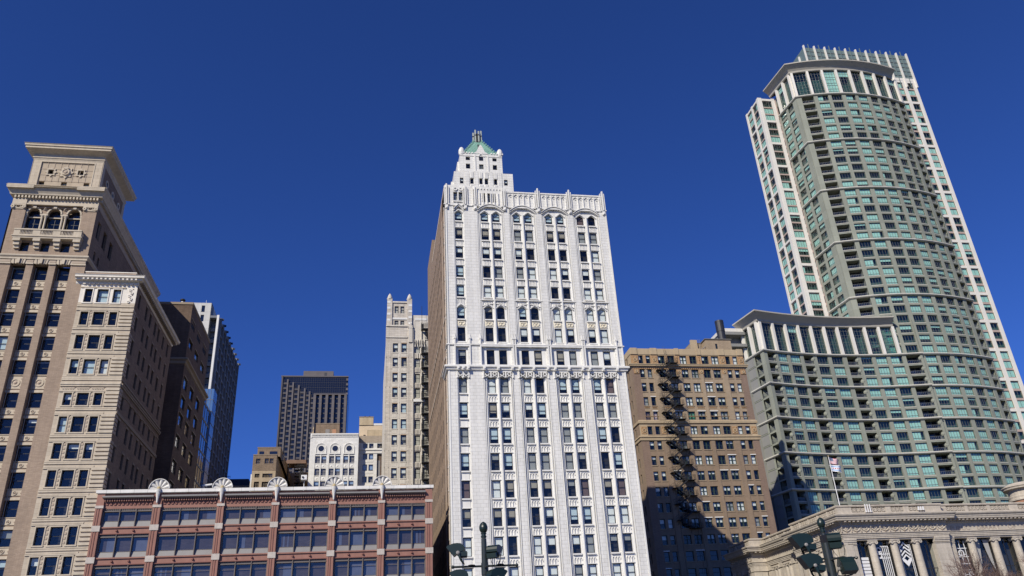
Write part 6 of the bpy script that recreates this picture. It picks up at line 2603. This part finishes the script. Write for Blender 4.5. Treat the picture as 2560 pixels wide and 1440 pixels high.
def glass_block():
    T = thing("blue_glass_building", "slim blue glass building between the dark brick building and the grid tower", "building", (-35, 168, 0))
    b = MB()
    b.box(-40, -34.2, 158, 173.6, 0, 58.0, GLB, "d")
    b.build("glass_wall", T)
    g = MB()
    for k in range(18):
        z = 57.5 - k * 3.2
        g.box(-34.2, -34.12, 158, 173.6, z - .2, z + .12, BLUEC)
    for k in range(7):
        y = 158.5 + k * 2.4
        g.box(-34.2, -34.14, y, y + .1, 0, 58, BLUEC)
    g.build("mullion", T)
    c = MB()
    c.box(-36.6, -33.9, 173.6, 177.6, 0, 63.0, mat("sky_blue_panel_glass", (.08, .16, .34), .12, .06, .3, spec=.9), "d")
    for k in range(20):
        z = 60.5 - k * 2.6
        c.box(-33.9, -33.84, 173.6, 177.6, z, z + .1, BLUEC)
        c.box(-36.6, -33.9, 173.54, 173.6, z, z + .1, BLUEC)
    for x in (-35.9, -35.2, -34.5):
        c.box(x, x + .06, 173.55, 173.6, 58, 63, BLUEC)
    c.build("corner_bay", T)
    d_ = MB()
    d_.box(-37.4, -36.7, 172, 173, 58, 62.4, WHITEHP)
    d_.build("white_post", T)
    return T


glass_block()
nr = thing("low_roofed_building", "low buff building under a dark navy metal roof behind the shell parapet", "building", (-39, 232, 0))
m = MB()
m.box(-46, -31.8, 230, 245, 0, 54.9, BUFFG, "d")
m.build("wall", nr)
m = MB()
A = [(-46, 230, 54.9), (-32.2, 230, 54.9), (-31.6, 246, 54.9), (-46, 246, 54.9)]
B = [(-46, 231.5, 57.1), (-33.2, 231.5, 57.1), (-33.2, 245, 57.1), (-46, 245, 57.1)]
for i in range(4):
    j = (i + 1) % 4
    m.poly([A[i], A[j], B[j], B[i]], ZINC)
m.poly(B, ZINC)
for k in range(3):
    m.tube([(-39.5 + k * .5, 233, 57), (-39.5 + k * .5, 233, 58.4)], .05, IRON, 4)
m.tube([(-39.5, 233, 58.2), (-38.5, 233, 58.2)], .05, IRON, 4)
m.build("roof", nr)

# ================================================================== small things on the roofs
cm = thing("roof_camera_post", "white camera on a thin post at the back of the red loft roof", "camera post", (-9.0, 115, 23.95))
m = MB()
m.tube([(-9.0, 115, 23.95), (-9.0, 115, 28.9)], .06, STEELW, 6)
m.box(-9.5, -8.5, 114.6, 115.4, 23.95, 24.6, BANDK)
m.build("post", cm)
m = MB()
m.box(-9.4, -8.62, 114.3, 115.2, 28.8, 29.45, STEELW)
m.build("camera_housing", cm)
m = MB()
m.lathe((-9.15, 114.28, 29.12), [(.14, 0), (.14, .08), (.05, .09)], IRON, 10, ax=(0, -1, 0))
m.build("lens", cm)
cs = thing("tube_light", "white tube lamp on a short bracket above the red loft's left end", "roof light", (-21.1, 110, 23.95))
m = MB()
m.tube([(-21.1, 110, 23.95), (-21.1, 110, 27.0), (-20.8, 110, 27.3)], .06, STEELW, 6)
m.build("bracket", cs)
m = MB()
m.tube([(-21.5, 110, 27.15), (-20.3, 110, 27.3)], .14, STEELW, 8)
m.build("tube_lamp", cs)
gl = thing("roof_globe", "small white globe fixture beside the second shell of the red loft", "fixture", (-18.0, 101, 24.4))
m = MB()
m.tube([(-18.05, 101, 24.0), (-18.05, 101, 25.5)], .035, STEELW, 5)
m.build("stem", gl)
m = MB()
m.lathe((-18.05, 101, 25.45), [(.05, 0), (.15, .1), (.17, .2), (.12, .32), (.03, .36)], STEELW, 10)
m.build("globe", gl)


def floodrow(name, label, x, z, y, n, w_, h):
    t = thing(name, label, "flood lamps", (x, y, z), "white lamps fixed to the library parapet")
    b = MB()
    b.box(x - .1, x + n * .34, y - .06, y, z + .1, z + .16, STEELW)
    b.build("bar", t)
    for q in range(n):
        m = MB()
        m.box(x + q * .34, x + q * .34 + w_, y - .14, y - .07, z, z + h, STEELW)
        m.build("lamp", t)
    return t


floodrow("parapet_lamps", "three tall white lamps fixed to the library parapet near the flagpole", 65.7, 19.85, 99.8, 3, .12, 1.05)
floodrow("parapet_lamps", "short cluster of white lamp tubes on the library parapet's middle", 73.55, 19.95, 99.8, 3, .18, .5)

# ------------------------------------------------------------------ flagpole and flags
fp = thing("flagpole", "white flagpole standing on the library roof behind the balustrade", "flagpole", (69.75, 112, 19.8))
m = MB()
m.tube([(69.75, 112, 19.8), (69.75, 112, 30.6)], .085, STEELW, 8, r1=.05)
m.build("pole", fp)
m = MB()
m.lathe((69.75, 112, 30.58), [(.04, 0), (.1, .07), (.1, .15), (.03, .22)], BELTM, 10)
m.build("ball", fp)
FR_ = mat("flag_red", (.42, .04, .06), .8, .0)
FB_ = mat("flag_navy", (.03, .04, .14), .8, .0)
FW_ = mat("flag_white", (.76, .77, .8), .8, .0)
FL_ = mat("flag_light_blue", (.20, .36, .62), .8, .0)


def flag(name, label, x, y, z1, w, h, colf, droop, nx=26, nz=26):
    t = thing(name, label, "flag", (x, y, z1 - h), "flags on the library flagpole")
    m = MB()

    def P(u, v):
        a = u * 6.5 + v * 1.2
        return (x + .08 + w * u * .93, y + .16 * sin(a) * (.25 + u), z1 - h * v - droop * u ** 1.3 + .07 * sin(a * 1.3) * u)
    for i in range(nx):
        for j in range(nz):
            m.poly([P(i / nx, (j + 1) / nz), P((i + 1) / nx, (j + 1) / nz), P((i + 1) / nx, j / nz), P(i / nx, j / nz)], colf((i + .5) / nx, (j + .5) / nz), True)
    m.build("cloth", t)
    return t


def usf(u, v):
    if u < .42 and v < 7 / 13:
        i, j = int(u / .42 * 11), int(v / (7 / 13) * 9)
        return FW_ if (i % 2 == 1 and j % 2 == 1) else FB_
    return FR_ if int(v * 13) % 2 == 0 else FW_


def chf(u, v):
    if .16 < v < .32 or .68 < v < .84:
        return FL_
    if .41 < v < .59 and any(abs(u - c) < .06 for c in (.2, .4, .6, .8)):
        return FR_
    return FW_


flag("flag", "stars and stripes flag drooping at the top of the flagpole", 69.75, 112, 30.5, 1.55, .95, usf, .38, 24, 26)
flag("flag", "white flag with two pale blue stripes flying below the stars and stripes", 69.75, 112, 29.35, 1.75, 1.0, chf, .22)


# ------------------------------------------------------------------ floodlight posts in the foreground
def floodlight(par, c, phi, tilt, k=.87):
    """hooded lamp: rounded back, slanted hood, ballast box and yoke; points along -X before turning by phi"""
    cp, sp = cos(phi), sin(phi)
    ct, st_ = cos(tilt), sin(tilt)

    def tr(x, y, z):
        x, y, z = (x * ct - z * st_) * k, y * k, (x * st_ + z * ct) * k
        return (c[0] + x * cp - y * sp, c[1] + x * sp + y * cp, c[2] + z)
    b = MB()
    hw = .17
    prof_ = [(-.36, .17), (-.33, .21), (-.16, .275), (-.03, .29), (.08, .275), (.16, .23), (.2, .16), (.2, .09), (.12, .05), (.0, .02), (-.12, -.08), (-.15, -.07)]
    n = len(prof_)
    for s_ in (-1, 1):
        b.poly([tr(x, s_ * hw, z) for x, z in prof_], LAMPG)
    for i in range(n):
        (x0, z0), (x1, z1) = prof_[i], prof_[(i + 1) % n]
        mt = LAMPB if i == n - 1 else LAMPG
        b.poly([tr(x0, -hw, z0), tr(x1, -hw, z1), tr(x1, hw, z1), tr(x0, hw, z0)], mt, 1 < i < 7)
    for x in (-.02, .1):
        for i in range(3, 8):
            (x0, z0), (x1, z1) = prof_[i], prof_[i + 1]
    o = b.build("floodlight", par)
    q = MB()
    for x0, x1, z0, z1, w_, mt in ((.0, .27, -.09, .05, .15, LAMPG), (.03, .25, -.115, -.085, .12, LAMPB)):
        P = [tr(x, y, z) for x in (x0, x1) for y in (-w_, w_) for z in (z0, z1)]
        for f4 in ((0, 1, 3, 2), (4, 6, 7, 5), (0, 4, 5, 1), (2, 3, 7, 6), (0, 2, 6, 4), (1, 5, 7, 3)):
            q.poly([P[i] for i in f4], mt)
    q.build("ballast_box", o)
    y = MB()
    for s_ in (-1, 1):
        yk = [(0, s_ * .195, 0), (.06, s_ * .2, -.16), (.15, s_ * .16, -.28), (.17, s_ * .06, -.31), (.17, 0, -.31)]
        for (p0, p1) in zip(yk[:-1], yk[1:]):
            a = [tr(p0[0] - .03, p0[1], p0[2]), tr(p0[0] + .03, p0[1], p0[2]), tr(p1[0] + .03, p1[1], p1[2]), tr(p1[0] - .03, p1[1], p1[2])]
            a2 = [tr(p0[0] - .03, p0[1] + s_ * .012, p0[2]), tr(p0[0] + .03, p0[1] + s_ * .012, p0[2]), tr(p1[0] + .03, p1[1] + s_ * .012, p1[2]), tr(p1[0] - .03, p1[1] + s_ * .012, p1[2])]
            y.poly(a, LAMPG)
            y.poly(a2, LAMPG)
            y.poly([a[0], a2[0], a2[3], a[3]], LAMPG)
            y.poly([a[1], a2[1], a2[2], a[2]], LAMPG)
        p0, p1 = tr(0, s_ * .165, 0), tr(0, s_ * .225, 0)
        ax = (p1[0] - p0[0], p1[1] - p0[1], p1[2] - p0[2])
        y.lathe(p0, [(.05, 0), (.05, .045), (.025, .062)], METL, 10, ax=ax)
    y.tube([tr(.08, -.1, -.06), tr(.12, -.06, -.2), tr(.17, 0, -.3)], .008, LAMPB, 5)
    y.build("yoke", o)
    return o


def lamp_post(x, y, top, label, lamps, bar=(-.85, .86), group="floodlight posts in the park", extra=False, k_=.87):
    t = thing("floodlight_post", label, "lamp post", (x, y, .14), group)
    m = MB()
    k = top - 5.61
    if extra:
        m.lathe((x, y, 3.0), [(.135, 0), (.13, top - 3.72), (.1, top - 3.7)], LAMPI, 16)
    m.lathe((x, y, .14), [(.19, 0), (.19, .3), (.12, .45), (.10, .8), (.086, 4.1 + k), (.094, 4.11 + k), (.096, 4.2 + k), (.096, 4.4 + k), (.08, 4.42 + k), (.07, 5.03 + k)], LAMPI, 16)
    m.build("pole", t)
    m = MB()
    m.lathe((x, y, top - .42), [(.07, 0), (.07, .02), (.08, .03), (.08, .05), (.062, .06), (.062, .1), (.078, .11), (.078, .13), (.058, .14), (.085, .16), (.112, .22), (.117, .27), (.108, .32), (.083, .375), (.044, .41), (.008, .43)], LAMPG, 18)
    m.build("finial", t)
    m = MB()
    zb = top - 1.14
    m.tube([(x + bar[0], y, zb), (x + bar[1], y, zb)], .028, LAMPI, 8)
    for b in bar:
        m.lathe((x + b, y, zb - .045), [(.012, 0), (.04, .02), (.048, .045), (.04, .07), (.012, .09)], LAMPI, 10)
    for b in (-.35, .42):
        m.lathe((x + b, y, zb + .02), [(.11, 0), (.09, .02), (.03, .03)], LAMPB, 10)
    m.tube([(x, y - .5, zb - .05), (x, y + .5, zb - .05)], .025, LAMPI, 8)
    m.build("crossbar", t)
    if extra:
        m = MB()
        m.box(x - .09, x + .1, y - .1, y + .1, top - .72, top - .5, LAMPB)
        m.build("junction_box", t)
    for c, phi, tilt in lamps:
        floodlight(t, (x + c[0], y + c[1], top + c[2]), phi, tilt, k_)
    return t


lamp_post(3.07, 22, 5.61, "dark green floodlight post in front of the white tower's base",
          [((-.70, -.05, -.81), RAD(-10), RAD(-2)), ((.26, .0, -.86), RAD(-118), RAD(-6)), ((-.66, -.25, -1.5), RAD(-8), RAD(-4)), ((.22, -.28, -1.5), RAD(-160), RAD(-4))])
lamp_post(12.98, 22, 5.5, "dark green floodlight post with a square junction box in front of the library",
          [((-.72, -.05, -.78), RAD(-8), RAD(-8)), ((.28, .0, -.76), RAD(-115), RAD(-6)), ((-.66, -.2, -1.36), RAD(-8), RAD(-10)), ((.36, -.2, -1.45), RAD(75), RAD(38))], extra=True, k_=1.12)


# ------------------------------------------------------------------ bare winter tree
def bare_tree(x, y, h, seed, label):
    random.seed(seed)
    t = thing("bare_tree", label, "tree", (x, y, .1), "bare winter trees by the library")
    tr = MB()
    cr = MB()
    BK = mat("bark", (.17, .12, .10), .9, .2, 2.0)
    TW = mat("reddish_twigs", (.15, .10, .085), .9, .2, 2.0)

    def grow(p, d, L, r, lev):
        pts = [p]
        q = Vector(p)
        dd = Vector(d)
        n = 3 if lev < 3 else 2
        for i in range(n):
            dd = (dd + Vector((random.gauss(0, .13), random.gauss(0, .13), random.gauss(.05, .08)))).normalized()
            q = q + dd * (L / n)
            pts.append(tuple(q))
        (tr if lev < 2 else cr).tube(pts, r, BK if lev < 3 else TW, 6 if lev < 2 else 3, r1=r * .6, cap=False)
        if lev >= 6:
            return
        k = (5, 4, 4, 4, 4, 3)[lev]
        for i in range(k):
            u = random.uniform(.45, 1)
            b = Vector(pts[0]).lerp(Vector(pts[-1]), u) if i else Vector(pts[-1])
            if i:
                j = min(n - 1, int(u * n))
                b = Vector(pts[j]).lerp(Vector(pts[j + 1]), u * n - j)
            ang = random.uniform(.35, .8)
            az = random.uniform(0, 2 * pi)
            s1 = dd.orthogonal().normalized()
            s2 = dd.cross(s1)
            nd = (dd * cos(ang) + (s1 * cos(az) + s2 * sin(az)) * sin(ang)).normalized()
            grow(tuple(b), tuple(nd), L * random.uniform(.58, .78), r * .56, lev + 1)
    grow((x, y, .1), (0, 0, 1), h * .34, h * .020, 0)
    tr.build("trunk", t)
    cr.build("crown", t)
    return t


bare_tree(37.6, 46, 8.3, 4, "bare winter tree in front of the library columns, left of the two")
bare_tree(43.3, 50, 9.2, 9, "bare winter tree at the right edge, right of the two by the library")
